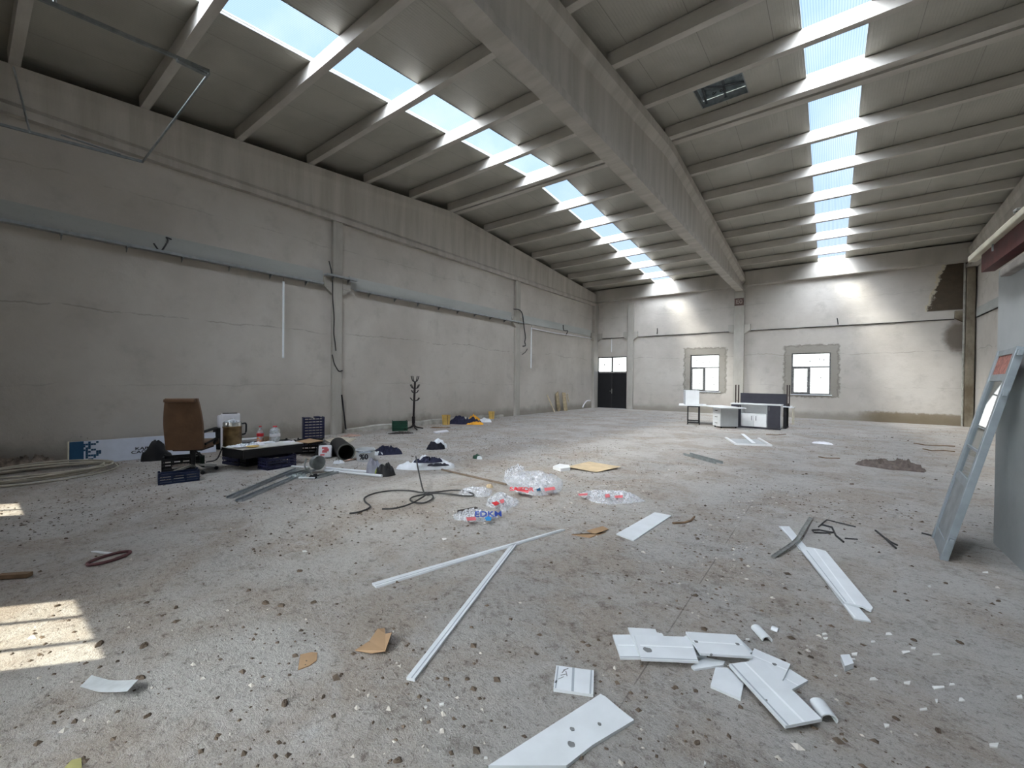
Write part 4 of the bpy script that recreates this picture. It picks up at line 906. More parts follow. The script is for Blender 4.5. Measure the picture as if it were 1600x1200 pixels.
mb = MB(); mb.tube([(.06, -.12, .37), (.2, -.2, .3), (.23, -.22, .28)], .012, 6); mb.build('lever', M_BPLA, t)
# crates around it
crate('black crate of tools behind the blue crate, left of the office chair', M_BPLA, at(252, 738.5), at(312, 733), .36, 0, .21)
crate('dark blue crate on the floor in front of the black tool crate', M_BLUE, at(247, 759), at(312, 751), .22, 0, .145)
heap('tool_litter', 272, 294, 728, .035, M_GYCL, 'rags and tools piled in the black crate', 'tools', 31, .4, fold=.6, z=.2)
mb = MB(); mb.rbox(-.06, .06, -.05, .05, 0, .2, .01); p = at(312, 730); one(mb, 'toolbox', simple('dark_green_tin', (20, 44, 30), .5), 'small dark green box between the black crate and the chair foot', 'box', (p.x, p.y, 0), yawto(p) + .2)
# low board table on crates
TZ = .36
crate('dark blue crate holding up the left end of the low board table', M_NAVY, at(347, 725), at(372, 729), .42, 0, TZ - .06, name='plastic_crate')
crate('black crate under the middle of the low board table', M_BPLA, at(384, 730), at(404, 726.5), .4, 0, TZ - .06)
crate('black crate under the right end of the low board table', M_BPLA, at(440, 716), at(462, 713), .36, 0, TZ - .06)
q = [at(346, 698, TZ), at(379, 702.5, TZ), at(474, 692, TZ), at(452, 688.5, TZ), at(362, 691, TZ)]
cx, cy = sum(v.x for v in q) / 5, sum(v.y for v in q) / 5
t = thing('board_table', 'low table made of a white-topped board with a thick black edge, set on crates', 'table', (cx, cy, 0))
mb = MB(); mb.prism([(v.x - cx, v.y - cy) for v in q], TZ - .012, TZ); mb.build('tabletop', simple('pale_tabletop', (196, 196, 190), .6, var=.06), t)
mb = MB(); qq = [Vector((v.x - cx, v.y - cy)) * .985 for v in q]; mb.prism([tuple(v) for v in qq], TZ - .035, TZ - .0125); mb.build('edge_board', M_BLACK, t)
for i, j in ((0, 1), (1, 2), (2, 3)):
    mb = MB(); a_, b_ = qq[i] * .98, qq[j] * .98; mb.bar((a_.x, a_.y, TZ - .095), (b_.x, b_.y, TZ - .095), .02, .118); mb.build('apron', M_BLACK, t)
# second board behind
q = [at(372, 689, .42), at(404, 685, .42), at(400, 683, .42), at(368, 686, .42)]
cx, cy = sum(v.x for v in q) / 4, sum(v.y for v in q) / 4
t = thing('dark_bench', 'dark bench behind the steel urn, seen over the low table', 'bench', (cx, cy, 0)); mb = MB(); mb.prism([(v.x - cx, v.y - cy) for v in q], .38, .42); mb.build('bench_top', M_GLAM, t)
mb = MB(); mb.prism([((v.x - cx) * .95, (v.y - cy) * .95) for v in q], .12, .379); mb.build('bench_body', M_BLACK, t)
mb = MB(); mb.prism([((v.x - cx) * .9, (v.y - cy) * .9) for v in q], 0, .119); mb.build('bench_foot', M_BLACK, t)
# urn
u_ = at(363, 696.5, TZ); k = .008
t = thing('steel_urn', 'tarnished steel tea urn with a black handle on the left end of the low table', 'urn', (u_.x, u_.y, TZ + .001), yawto(u_)); R_ = .135
mb = MB(); mb.lathe([(R_ * .95, 0), (R_, .01), (R_, .30), (R_ * 1.03, .31), (R_ * 1.03, .325), (R_, .33)], 28); mb.build('urn_body', M_BRASS, t, smooth=True)
mb = MB(); mb.lathe([(R_, .331), (R_, .385), (R_ * .93, .40)], 28); mb.build('steel_rim', M_CHROME, t, smooth=True)
mb = MB(); mb.lathe([(R_ * .9, .401), (R_ * .6, .425), (.03, .44), (.03, .455), (.0, .46)], 24); mb.build('lid', M_CLEAR, t, smooth=True)
mb = MB(); mb.tube(bezier([(R_, 0, .36), (R_ + .05, 0, .365), (R_ + .06, 0, .3), (R_ + .05, 0, .2), (R_, 0, .18)], 6), .013, 8); mb.build('handle', M_BPLA, t, smooth=True)
# white container & roll behind
a = at(354, 702); Z_ = 0
t = thing('white_sack', 'tall white paper sack standing behind the steel urn', 'sack', (at(357, 704).x - .25, at(357, 704).y + .12, 0), yawto(a)); mb = MB(); mb.rbox(-.17, .17, -.12, .12, 0, .74, .03); mb.build('sack_body', M_PAPR, t); mb = MB(); mb.rbox(-.14, .12, -.1, .1, .741, .75, .003); mb.build('dark_opening', M_BPLA, t)
pp = at(343, 703); mb = MB(); mb.lathe([(.06, .0), (.075, .02), (.075, .24), (.06, .26), (.02, .27)], 14); 
one(mb, 'white_canister', M_PAPR, 'small white canister on the dark stool left of the white sack', 'canister', (pp.x - .2, pp.y + .1, .44), 0, smooth=True)
mb = MB(); mb.lathe([(.16, 0), (.15, .42), (.17, .425), (.17, .438)], 12); one(mb, 'stool', M_BPLA, 'dark round stool carrying the white canister', 'stool', (pp.x - .2, pp.y + .1, 0))
# bottles
def bottle(p, h, r, label, body, cap, liquid=None, band=None, neck=.3, jug=False):
    t = thing('bottle', label, 'bottle', (p.x, p.y, TZ + .001), yawto(p), 'bottles on the low table')
    if jug: prof = [(r * .95, 0), (r, .02), (r, h * .28), (r * .93, h * .31), (r * .93, h * .5), (r, h * .53), (r, h * .72), (r * .6, h * .87), (r * .38, h * .9), (r * .38, h * .93)]
    else: prof = [(r * .9, 0), (r, .015), (r, h * .34), (r * .92, h * .38), (r, h * .56), (r * .8, h * .66), (r * .34, h * .84), (r * .32, h * .93)]
    mb = MB(); mb.lathe(prof, 20); mb.build('bottle_body', body, t, smooth=True)
    mb = MB(); mb.lathe([(r * .42, h * .932), (r * .42, h)], 14); mb.build('cap', cap, t)
    if liquid: mb = MB(); mb.lathe([(r * .86, .006), (r * .93, .02), (r * .93, h * .3)], 18); mb.build('drink', liquid, t, smooth=True)
    if band: mb = MB(); mb.lathe([(r * 1.012, h * band[0]), (r * 1.012, h * band[1])], 20); mb.build('wrap_label', band[2], t, smooth=True)
    return t
p = at(406.5, 691, TZ); hb_ = hgt(406, 665.5, Vector((p.x, p.y, 0))) - TZ
bottle(p, hb_, .055, 'slim bottle with orange drink, red band and red cap on the low table', M_CLEAR, M_RED, M_ORANGE, (.36, .55, M_RED))
p = at(429.5, 690, TZ); hb_ = hgt(429, 665.5, Vector((p.x, p.y, 0))) - TZ
bottle(p, hb_, .085, 'wide clear water jug with a red cap on the low table', M_CLEAR, M_RED, None, (.33, .5, M_PAPR), jug=True)
# things on the table top
random.seed(9)
for px, py, w_, h_, m_, lb, cat in ((371, 697, .16, .04, M_WHCL, 'crumpled white wrapping at the left front of the low table', 'wrapping'), (390, 697, .15, .07, M_CLEAR, 'clear plastic bag of leftovers in the middle of the low table', 'bag'), (403, 695.5, .1, .06, M_PAPR, 'small white paper packet beside the orange bottle', 'packet'),
                                     (418, 692, .11, .035, M_WHCL, 'white napkin between the two bottles', 'napkin'), (452, 690.5, .1, .02, M_PAPR, 'flat white paper at the right end of the low table', 'paper')):
    p = at(px, py, TZ); mb = blob(w_, w_ * .7, h_, px, .5, 20, 12, lump=3); one(mb, 'food_wrapping', m_, lb, cat, (p.x, p.y, TZ + .001), yawto(p), None, True)
p = at(395, 699, TZ); mb = MB(); mb.lathe([(.0, .006), (.06, .006), (.09, .016), (.095, .022), (.06, .01), (.0, .01)], 18); one(mb, 'saucer', M_YEL, 'small yellowish dish at the front edge of the low table', 'dish', (p.x, p.y, TZ + .001))
p = at(374, 699.5, TZ); mb = MB(); mb.lathe([(.0, .006), (.07, .006), (.1, .018), (.104, .022), (.07, .01), (.0, .01)], 18); one(mb, 'plate', M_PAPR, 'white plate near the left front corner of the low table', 'plate', (p.x, p.y, TZ + .001))
p = at(416, 691.5, TZ); mb = MB(); mb.lathe([(.04, 0), (.045, .1), (.042, .1), (.036, .006), (0, .006)], 14); one(mb, 'mug', M_WOODD, 'brown mug just right of the orange bottle', 'mug', (p.x, p.y, TZ + .001))
# cable from table to chair foot
mb = MB(); mb.tube(bezier([at(350, 694, TZ) + Vector((0, 0, .02)), at(346, 703, .25), at(338, 718, .06), at(322, 722, .02)], 8), .011, 6); put(mb, 'power_cord', M_CABLE, 'dark cord drooping from the low table to the floor by the chair', 'cord', smooth=True)
# blue crate in front of the table
crate('navy crate with solid sides on the floor in front of the low table', M_NAVY, at(418, 736), at(463, 728), .30, 0, .19)
# side stand with crate standing up
mid_ = at(480, 707)
crate('black crate carrying cardboard, right of the low table', M_BPLA, at(460, 710), at(504, 708), .42, 0, .25)
q_ = [at(463, 689.5, .285), at(481, 692, .285), at(505, 688.5, .285), at(484, 685, .285)]
mb = MB(); mb.prism([(v.x, v.y) for v in q_], .275, .285); c__ = centred(mb); one(mb, 'cardboard_sheet', M_CARD, 'brown cardboard lying on the black crate right of the low table', 'cardboard', c__)
a, b = at(474, 697), at(507, 694.5)
hh_ = hgt(489, 652, (a + b) / 2)
d = b - a; L = d.length; t = thing('plastic_crate', 'navy slatted crate standing upright on its side before the wall', 'crate', (a.x, a.y, 0), math.atan2(d.y, d.x), 'slatted plastic crates')
mb = MB()
for i in range(9): z_ = .03 + i * (hh_ - .06) / 9; mb.box(.02, L - .02, 0, .012, z_, z_ + (hh_ / 9) * .6)
for i in range(6): x_ = .02 + i * (L - .05) / 5; mb.box(x_, x_ + .012, .0121, .018, .02, hh_ - .03)
mb.build('slatted_bottom', M_NAVY, t)
for x_ in (0, L - .02): mb = MB(); mb.box(x_, x_ + .02, 0, .2, 0, hh_); mb.build('side', M_NAVY, t)
mb = MB(); mb.box(.021, L - .021, 0.019, .2, 0, .02); mb.build('side', M_NAVY, t)
mb = MB()
for x0, x1, za in ((.021, L * .35, -.02), (L * .35, L * .45, -.05), (L * .55, L * .8, .02), (L * .8, L - .021, -.03)): mb.box(x0, x1, .019, .2, hh_ - .03, hh_ + za * .4)
mb.build('side', M_NAVY, t)
# black barrel and bend
a = at(505, 716); b = at(541, 719)
t = thing('ventilation_duct', 'black flexible duct lying on the floor with its open end toward the right', 'duct', (at(528, 716)).to_tuple(), 0); o = t.location
ca = at(508, 712.) + Vector((-.15, .35, .155)) - o; cb = at(541, 720) + Vector((0, 0, .155)) - o
mb = MB(); dv = (cb - ca).normalized(); secs = []; n1 = dv.cross(Vector((0, 0, 1))).normalized(); n2 = n1.cross(dv)
for i in range(24):
    f = i / 23; r = .15 + .004 * (i % 2); p = ca.lerp(cb, f); secs.append([tuple(p + (n1 * math.cos(2 * PI * j / 24) + n2 * math.sin(2 * PI * j / 24)) * r) for j in range(24)])
for i in range(6, -1, -1):
    p = ca.lerp(cb, .5 + i / 12 * .999); secs.append([tuple(p + (n1 * math.cos(2 * PI * j / 24) + n2 * math.sin(2 * PI * j / 24)) * .135) for j in range(24)])
mb.loft(secs); mb.build('duct_body', simple('black_duct', (34, 34, 33), .6), t, smooth=True)
mb = MB(); secs = []
for r, f in ((.157, .985), (.157, 1.0), (.134, 1.0)): p = ca.lerp(cb, f); secs.append([tuple(p + (n1 * math.cos(2 * PI * j / 24) + n2 * math.sin(2 * PI * j / 24)) * r) for j in range(24)])
mb.loft(secs, cap=False); mb.build('duct_lip', simple('grey_lip', (92, 92, 88), .6), t)
heap('black_sheeting', 492, 524, 713, .33, M_BPLA, 'black plastic sheeting bulging behind the pink-printed packet', 'sheeting', 41, .6, fold=.2, lump=1.2, edge=.07)
a = at(497, 717.5); b = at(518, 716.5); L = (b - a).length
t = thing('printed_sack', 'white sack with pink-red print before the black duct', 'sack', (a.x, a.y, 0), math.atan2((b - a).y, (b - a).x)); t.rotation_euler = (-.25, 0, t.rotation_euler.z)
mb = MB(); mb.rbox(0, L, 0, .12, 0.02, .26, .035); mb.build('sack_body', M_PAPR, t, smooth=True); mb = MB()
random.seed(2)
for i in range(7): x_, z_ = random.uniform(.03, L - .12), random.uniform(.06, .2); mb.rbox(x_, x_ + random.uniform(.05, .1), -.004, .01, z_, z_ + random.uniform(.02, .045), .002)
mb.build('print', M_PINK, t)
heap('tissue', 521, 538, 724, .07, M_WHCL, 'small white crumpled tissue in front of the black duct', 'tissue', 51, .5, fold=.5)
mb = MB(); mb.bar(at(538, 722) + Vector((0, 0, .02)), at(561, 717) + Vector((0, 0, .02)), .05, .012); put(mb, 'board_scrap', simple('pale_pink_wood', (190, 160, 144), .8), 'thin pale board scrap between duct and white pail', 'board')
# pail
p = at(571, 719.5); t = thing('paint_pail', 'white plastic pail with dark grey lettering and wire bail', 'pail', (p.x, p.y, 0), yawto(p)); R_ = .135 * 1.25; h_ = hgt(571, 701, p)
mb = MB(); mb.lathe([(R_ * .88, 0), (R_ * .9, .01), (R_, h_ * .9), (R_ * 1.06, h_ * .9), (R_ * 1.06, h_ * .94), (R_, h_ * .95), (R_, h_), (R_ * .96, h_), (R_ * .86, .02), (0, .02)], 26); mb.build('pail_body', simple('pail_white', (206, 210, 212), .45, var=.03), t, smooth=True)
mb = MB(); mb.tube([(math.cos(PI * (1 - i / 16)) * R_ * 1.08, -abs(math.sin(PI * i / 16)) * R_ * 1.1, h_ * .88 - .0 * i) for i in range(17)], .005, 5); mb.build('bail', M_CABLE, t)
text_mesh('%0', .13, M_DKCL, t, frame_M((-.03, -R_ * .985, h_ * .42), (1, 0, 0), (0, .08, 1)))
heap('putty_crust', 560, 581, 706.5, .03, simple('grey_putty', (140, 150, 160), .6), 'grey putty crust filling the top of the white pail', 'putty', 52, .8, z=h_ - .045, fold=.3)
# clothes and bags
heap('dark_clothes', 583, 624, 709.5, .2, M_NVCL, 'dark clothes heap just right of the white pail', 'clothes', 61, .55, fold=.7, lump=3)
heap('white_rag', 584, 600, 711, .11, M_WHCL, 'white rag poking from under the dark clothes heap', 'rag', 62, .5, fold=.5)
heap('grey_bag', 572, 597, 740, .3, simple('grey_plastic_bag', (150, 152, 164), .4, var=.1), 'translucent grey bag beside the black bag, on the white pipes', 'bag', 63, .7, fold=.3, lump=1.6, edge=.1)
heap('black_bag', 588, 617, 743, .22, M_BPLA, 'shiny black bag lying against the grey bag', 'bag', 64, .75, fold=.35, lump=1.8, edge=.08)
mb = MB(); mb.tube(bezier([at(589, 733, .1), at(587, 738, .06), at(588, 742, .01)], 5), .014, 6); put(mb, 'yellow_tape', simple('yellow_green_strap', (150, 160, 70), .6), 'yellow-green strap between the grey and the black bag', 'strap')
heap('white_sack', 621, 712, 731, .20, M_WHCL, 'spread white sack with navy cloth lying on it', 'sack', 71, .42, fold=.4, lump=3, edge=.1)
heap('navy_cloth', 650, 690, 722, .10, M_NVCL, 'navy cloth on top of the spread white sack', 'cloth', 72, .42, fold=.6, z=.13, lump=3)
heap('navy_cloth', 668, 702, 728, .05, M_DKCL, 'narrow dark sleeve trailing over the white sack', 'cloth', 73, .22, fold=.5, z=.12, lump=3)
heap('black_cloth', 666, 696, 702, .2, M_DKCL, 'small black cloth heap in front of the coat rack', 'cloth', 74, .45, fold=.5, lump=2)
heap('white_wrap', 673, 699, 700, .24, M_WHCL, 'white wrapping behind the small black cloth heap', 'wrapping', 75, .35, fold=.3, lump=1.5)
p = at(745, 716); heap('green_wrapper', 738, 752, 716.5, .09, M_GREEN, 'crumpled green and silver wrapper alone on the floor', 'wrapper', 76, .6, fold=.6); heap('silver_wrapper', 745, 753, 717.5, .08, M_SILV, 'silvery scrap touching the green wrapper', 'wrapper', 77, .6, fold=.6)
# steel studs
G3 = 'galvanised steel studs lying in a bundle'
def stud(pa, pb, w_, h_, label, z=0, m=M_GALV):
    a, b = at(*pa), at(*pb); d = b - a; L = d.length; t = thing('steel_stud', label, 'stud', (a.x, a.y, z), math.atan2(d.y, d.x), G3)
    mb = MB(); mb.box(0, L, -w_, w_, 0, .004); mb.build('web', m, t)
    for s_ in (-1, 1): mb = MB(); mb.box(0, L, s_ * w_ - .003, s_ * w_ + .003, .0041, h_); mb.build('flange', m, t)
stud((359, 779), (466, 733), .04, .03, 'leftmost and longest steel stud of the bundle before the crates')
stud((373, 784), (484, 737), .04, .03, 'second long steel stud, lying right beside the longest one')
stud((452, 745), (489, 735), .06, .04, 'short steel stud at the far end of the bundle, under the grey hood', z=.0)
stud((492, 748), (530, 738), .045, .04, 'short steel stud right of the grey hood')
mb = MB(); mb.bar(at(456, 730) + Vector((0, 0, .02)), at(482, 732) + Vector((0, 0, .02)), .04, .02); put(mb, 'white_batten', M_PVCE, 'short white slat at the far end of the stud bundle', 'slat')
mb = MB(); mb.bar(at(467, 748.5) + Vector((0, 0, .02)), at(492, 748.5) + Vector((0, 0, .02)), .035, .02); put(mb, 'white_batten', M_PVCE, 'short white slat on the near side of the stud bundle', 'slat')
p = at(476, 745); heap('bracket_litter', 455, 480, 745.5, .08, simple('light_steel_bits', (176, 186, 186), .4, .5, .3, 30), 'tangle of small perforated steel brackets among the studs', 'brackets', 78, .6, fold=.9, lump=7)
p = at(493, 738); t = thing('grey_hood', 'grey metal lamp hood lying on its side on the studs', 'lamp hood', (p.x, p.y, .05), yawto(p)); Mh = Matrix.Translation((0, 0, .115)) @ Matrix.Rotation(.5, 4, 'Z') @ Matrix.Rotation(PI / 2, 4, 'X')
mb = MB(); mb.lathe([(.11, .1), (.115, .09), (.105, .0), (.06, -.07), (.055, -.07), (.09, .0), (.1, .1)], 22, Mh); mb.build('hood', M_GALVD, t, smooth=True)
mb = MB(); mb.tube(bezier([(-.13, -.1, .2), (-.15, -.14, .08), (-.06, -.16, -.03)], 6), .012, 6); mb.build('bracket', M_GALVD, t)
heap('black_lump', 483, 499, 747.5, .07, M_BPLA, 'black plastic lump in front of the grey lamp hood', 'plastic', 79, .6, fold=.4)
for (pa, pb, lb) in (((507, 737), (597, 746), 'nearer of two white pipes running under the grey bag'), ((510, 733.5), (601, 742), 'farther of two white pipes running under the grey bag')):
    mb = MB(); mb.tube([at(*pa) + Vector((0, 0, .022)), at(*pb) + Vector((0, 0, .022))], .022, 10); put(mb, 'white_pipe', M_PVC, lb, 'pipe', 'white pipes', smooth=True)
# black cable loops
Lp = [(546, 805), (560, 803), (574, 798), (578, 793), (571, 787), (570, 780), (586, 773), (612, 769), (640, 769), (660, 772), (682, 771), (705, 768.5), (722, 769), (737, 773), (739, 777), (725, 777), (700, 774), (680, 773), (663, 775), (645, 779), (641, 784), (650, 788), (664, 788), (676, 781), (674, 775), (663, 773), (655, 763), (649.5, 751)]
mb = MB(); mb.tube(bezier([at(*q) + Vector((0, 0, .02 + (.14 if i > 25 else 0) * (i - 25) * 1.2)) for i, q in enumerate(Lp)], 5), .010, 7); put(mb, 'black_cable', M_CABLE, 'long thick black cable looped on the floor in front of the white sack', 'cable', smooth=True)
mb = MB(); mb.tube(bezier([at(*q) + Vector((0, 0, .04)) for q in ((597, 801), (615, 800), (635, 795), (652, 787), (664, 779), (668, 775))], 6), .010, 7); put(mb, 'black_cable', M_CABLE, 'short black cable crossing the loop toward the lower left', 'cable', smooth=True)
# plastic film with prints
def filmsheet(pts, hh, seed, label, prints=(), words=()):
    P = [at(*q) for q in pts]; c = sum(P, Vector()) / len(P); W = max((p - c).length for p in P)
    a, b = at(*pts[0]), at(*pts[1]); wx = (P[0] - P[1]).length / 2
    rx = (at(max(p[0] for p in pts), c_y(pts)) - at(min(p[0] for p in pts), c_y(pts))).length / 2
    ry = (at(800, min(p[1] for p in pts)) - at(800, max(p[1] for p in pts))).length / 2
    cc = at(sum(p[0] for p in pts) / len(pts), c_y(pts)); rz = yawto(cc)
    t = thing('plastic_wrapping', label, 'wrapping', (cc.x, cc.y, 0.002), rz, 'printed clear plastic wrappings')
    mb = blob(rx, ry, hh, seed, .75, 44, 26, lump=4, edge=.16); mb.build('film', M_FILM, t, smooth=True)
    bpy.context.view_layer.update(); Mi = t.matrix_world.inverted()
    for k, (q, m) in enumerate(prints):
        mb = MB(); V = [Mi @ at(z_[0], z_[1], hh * .7) for z_ in q]; z_ = hh * .7; mb.prism([(v.x, v.y) for v in V], z_, z_ + .002); mb.build('print', m, t)
    for (w_, px, sz, m) in words:
        v = Mi @ at(px[0], px[1], hh * .8); text_mesh(w_, sz, m, t, frame_M((v.x, v.y, hh * .8 + .005), (1, 0, 0), (0, 1, .5)))
def c_y(pts): return (min(p[1] for p in pts) + max(p[1] for p in pts)) / 2
filmsheet([(792, 738), (862, 738), (888, 765), (805, 772)], .10, 81, 'largest clear plastic wrapping with red and teal prints', [([(804, 761), (827, 767), (825, 771), (803, 765)], M_PINK), ([(850, 763), (866, 761), (868, 765), (852, 768)], M_PINK), ([(838, 765), (844, 762), (845, 767), (839, 768)], M_TEALP)], [('SAZDR', (815, 765.5), .1, M_RED)])
heap('plastic_flap', 788, 822, 748, .3, M_FILM, 'upright flap of clear film with a red mark at the left of the largest wrapping', 'wrapping', 82, .4, fold=.5)
filmsheet([(895, 768), (990, 770), (990, 788), (940, 786)], .08, 83, 'clear plastic wrapping with red spots, right of the largest one', [([(903, 772), (918, 771), (918, 774), (905, 775)], M_PINK), ([(945, 773), (952, 772), (953, 777), (946, 778)], M_PINK), ([(960, 775), (973, 774), (973, 778), (961, 778)], M_PINK)])
filmsheet([(758, 776), (804, 774), (806, 797), (762, 796)], .09, 84, 'clear plastic wrapping with a red diamond print', [([(768, 786), (776, 783.5), (781, 787), (774, 791)], M_RED), ([(780, 782), (787, 780), (788, 785), (783, 787)], M_PINK)])
filmsheet([(704, 803), (772, 798), (774, 816), (712, 816)], .07, 85, 'clear plastic wrapping nearest the camera with blue lettering and a blue disc', [([(757, 810), (762, 807), (768, 809), (767, 814), (760, 814)], M_BLUEP), ([(728, 809), (743, 808), (744, 813), (730, 814)], M_PINK)], [('EDKM', (763, 804.5), .11, simple('royal_blue_print', (34, 62, 140), .5))])
filmsheet([(716, 763), (765, 762), (768, 776), (725, 775)], .05, 86, 'thin bluish plastic wrapping beside the end of the black cable')
mb = MB(); mb.bar(at(716, 803) + Vector((0, 0, .02)), at(745, 797) + Vector((0, 0, .02)), .05, .03); put(mb, 'charred_stick', simple('charred_wood', (58, 52, 48), .9, var=.4, scale=20), 'short charred stick above the lettered plastic wrapping', 'stick')
heap('cardboard_scrap', 759, 770, 762, .06, M_CARDY, 'small crumpled tan scrap near the end of the long batten', 'cardboard', 87, .6)
# coat rack
p = at(646, 671); hh_ = hgt(646, 591, p); t = thing('coat_rack', 'tall dark coat rack with curved hooks standing near the left wall', 'coat rack', (p.x, p.y, 0), yawto(p)); mD = simple('dark_bronze', (30, 24, 24), .4)
mb = MB(); mb.tube([(0, 0, .28), (.012, 0, hh_ * .5), (.035, 0, hh_ * .93)], .033, 10); mb.build('pole', mD, t, smooth=True); ht = hh_ * .93
mb = MB(); mb.lathe([(.03, .16), (.05, .2), (.05, .38), (.03, .4)], 12); mb.build('collar', mD, t, smooth=True)
for i in range(4):
    a = i * PI / 2 + .35; mb = MB(); mb.tube(bezier([(math.cos(a) * .02, math.sin(a) * .02, .3), (math.cos(a) * .05, math.sin(a) * .05, .1), (math.cos(a) * .3, math.sin(a) * .3, .018)], 8), .02, 7); mb.build('foot', mD, t, smooth=True)
for lev, (dz, r_, rise) in enumerate(((-.0, .13, .17), (-.2, .17, .12), (-.33, .14, .08), (-.56, .18, .08))):
    for i in range(4 if lev else 4):
        a = i * PI / 2 + .5 + lev * .12; x_, y_ = math.cos(a), math.sin(a); mb = MB(); mb.tube(bezier([(.035 + x_ * .02, y_ * .02, ht + dz), (.035 + x_ * r_ * .6, y_ * r_ * .6, ht + dz + rise * .2), (.035 + x_ * r_, y_ * r_, ht + dz + rise)], 5), .014, 6); mb.build('hook', mD, t, smooth=True)
crate('dark green crate on the floor beside the foot of the coat rack', M_GREEN, at(613, 674), at(637, 673.3), .3, 0, .3 - .03)
heap('dark_litter', 607, 644, 677.5, .06, simple('mixed_dark_litter', (70, 64, 60), .8, var=.5, scale=30), 'scattered dark litter in front of the green crate', 'litter', 91, .45, fold=.9, lump=6)
def bucket(px, py, w_, top, label, m):
    p = at(px, py); h_ = hgt(px, top, p); t = thing('bucket', label, 'bucket', (p.x, p.y, 0), yawto(p), 'yellowish buckets along the left wall')
    mb = MB(); mb.lathe([(w_ * .85, 0), (w_, h_ * .95), (w_ * 1.05, h_ * .95), (w_ * 1.05, h_), (w_ * .96, h_), (w_ * .8, .02), (0, .02)], 20); mb.build('bucket_body', m, t, smooth=True)
    mb = MB(); mb.box(w_ * .3, w_ * .42, -w_ * .99, -w_ * .9, .02, h_); mb.build('strip', M_WOODD, t)
bucket(697, 663.5, .14, 648.5, 'tan bucket left of the navy and orange clothes', M_YEL)
bucket(768, 654.5, .12, 643, 'small yellowish bucket farther along the left wall', M_YEL)
heap('dark_clothes', 702, 752, 662.5, .3, M_NVCL, 'long navy clothes pile by the left wall beyond the coat rack', 'clothes', 92, .3, fold=.55, lump=3)
heap('orange_clothes', 730, 756, 663.5, .12, M_ORCL, 'orange cloth at the front of the long navy clothes pile', 'clothes', 93, .35, fold=.4)
heap('orange_clothes', 728, 750, 658, .28, M_ORCL, 'orange cloth behind the long navy clothes pile', 'clothes', 94, .2, fold=.4)
heap('striped_rag', 747, 768, 659.5, .16, M_WHCL, 'white and dark rag at the right end of the navy clothes pile', 'rag', 95, .4, fold=.7)
heap('flat_rag', 671, 702, 668.5, .04, M_WOODD, 'flat dark strip on the floor before the tan bucket', 'rag', 96, .3, fold=.7)
flat('tray', [(677, 676), (698, 673), (701, 675), (682, 678)], .03, .001, M_PAPR, 'small whitish tray on the floor before the tan bucket', 'tray')
flat('paper_sheet', [(508, 688), (530, 683), (556, 686), (548, 691), (515, 692)], .01, .001, simple('dusty_sheet', (196, 188, 168), .9, var=.1), 'large dusty sheet on the floor right of the upright navy crate', 'sheet')
heap('pink_scrap', 536, 564, 681.5, .06, simple('pinkish_scrap', (190, 160, 146), .9), 'pinkish scrap heap at the foot of the nearer column', 'scrap', 97, .4, fold=.6)
# timber leaning on the left wall, far
for px, tx, w_, lb in ((873.5, 870, .3, 'left one of two rough boards leaning on the wall near the far corner'), (884, 881, .3, 'right one of two rough boards leaning on the wall near the far corner')):
    b = at(px, 642.5); tp = atX(tx, 613.5, LW + .13); mb = MB(); mb.bar(b + Vector((0, 0, .02)), tp, .30, .035, up=(1, 0, .2)); put(mb, 'leaning_board', M_WOOD, lb, 'board', 'rough boards leaning on the left wall')
b = at(890.5, 640); tp = atX(886.5, 615, LW + .12); mb = MB(); mb.bar(b + Vector((0, 0, .02)), tp, .05, .04); put(mb, 'leaning_batten', simple('pale_batten', (206, 194, 168), .8), 'pale batten leaning right of the two rough boards', 'batten')
b = at(866.5, 644.5); tp = atX(855, 617, LW + .12); mb = MB(); mb.bar(b + Vector((0, 0, .02)), tp, .05, .04); put(mb, 'leaning_batten', simple('pale_batten', (206, 194, 168), .8), 'pale stick leaning at an angle left of the two rough boards', 'batten')
P_ = [atX(910.5, 636.5, -10.2), atX(913, 631, -10.3), atX(917, 626.5, -10.4), atX(922, 626, -10.45), atX(923, 634, -10.45)]
mb = MB(); mb.tube(bezier([P_[0], P_[1], P_[2], P_[3]], 6), .035, 7); put(mb, 'curved_tube', M_PAPR, 'white bent tube arching at the foot of the far corner column', 'tube', smooth=True)
# scraps of white and dark on the floor
random.seed(12); G4 = 'small white chips scattered over the right foreground floor'
chips = [(1389, 992, 14, 5), (1415, 1020, 14, 7), (1427, 1014, 10, 4), (1466, 1075, 20, 8), (1443, 1110, 12, 8), (1502, 1095, 14, 6), (1365, 1063, 14, 7), (1419, 1068, 14, 6), (1288, 992, 10, 4), (1290, 998, 8, 4), (1364, 1004, 9, 4), (1384, 1135, 12, 7), (1555, 1166, 22, 8), (1594, 1090, 12, 6), (1487, 1071, 12, 4), (1463, 1024, 14, 4), (665, 1106, 5, 4), (690, 1102, 8, 8), (694, 843, 8, 4), (476, 862, 8, 4), (1168, 1000, 7, 3), (1344, 968, 9, 4), (1541, 895, 12, 3), (1453, 917, 8, 3), (1101, 1195, 4, 9), (1463, 1096, 5, 8), (1336, 1023, 12, 6), (1332, 1031, 12, 4), (1306, 1057, 6, 3), (759, 1186, 6, 5)]
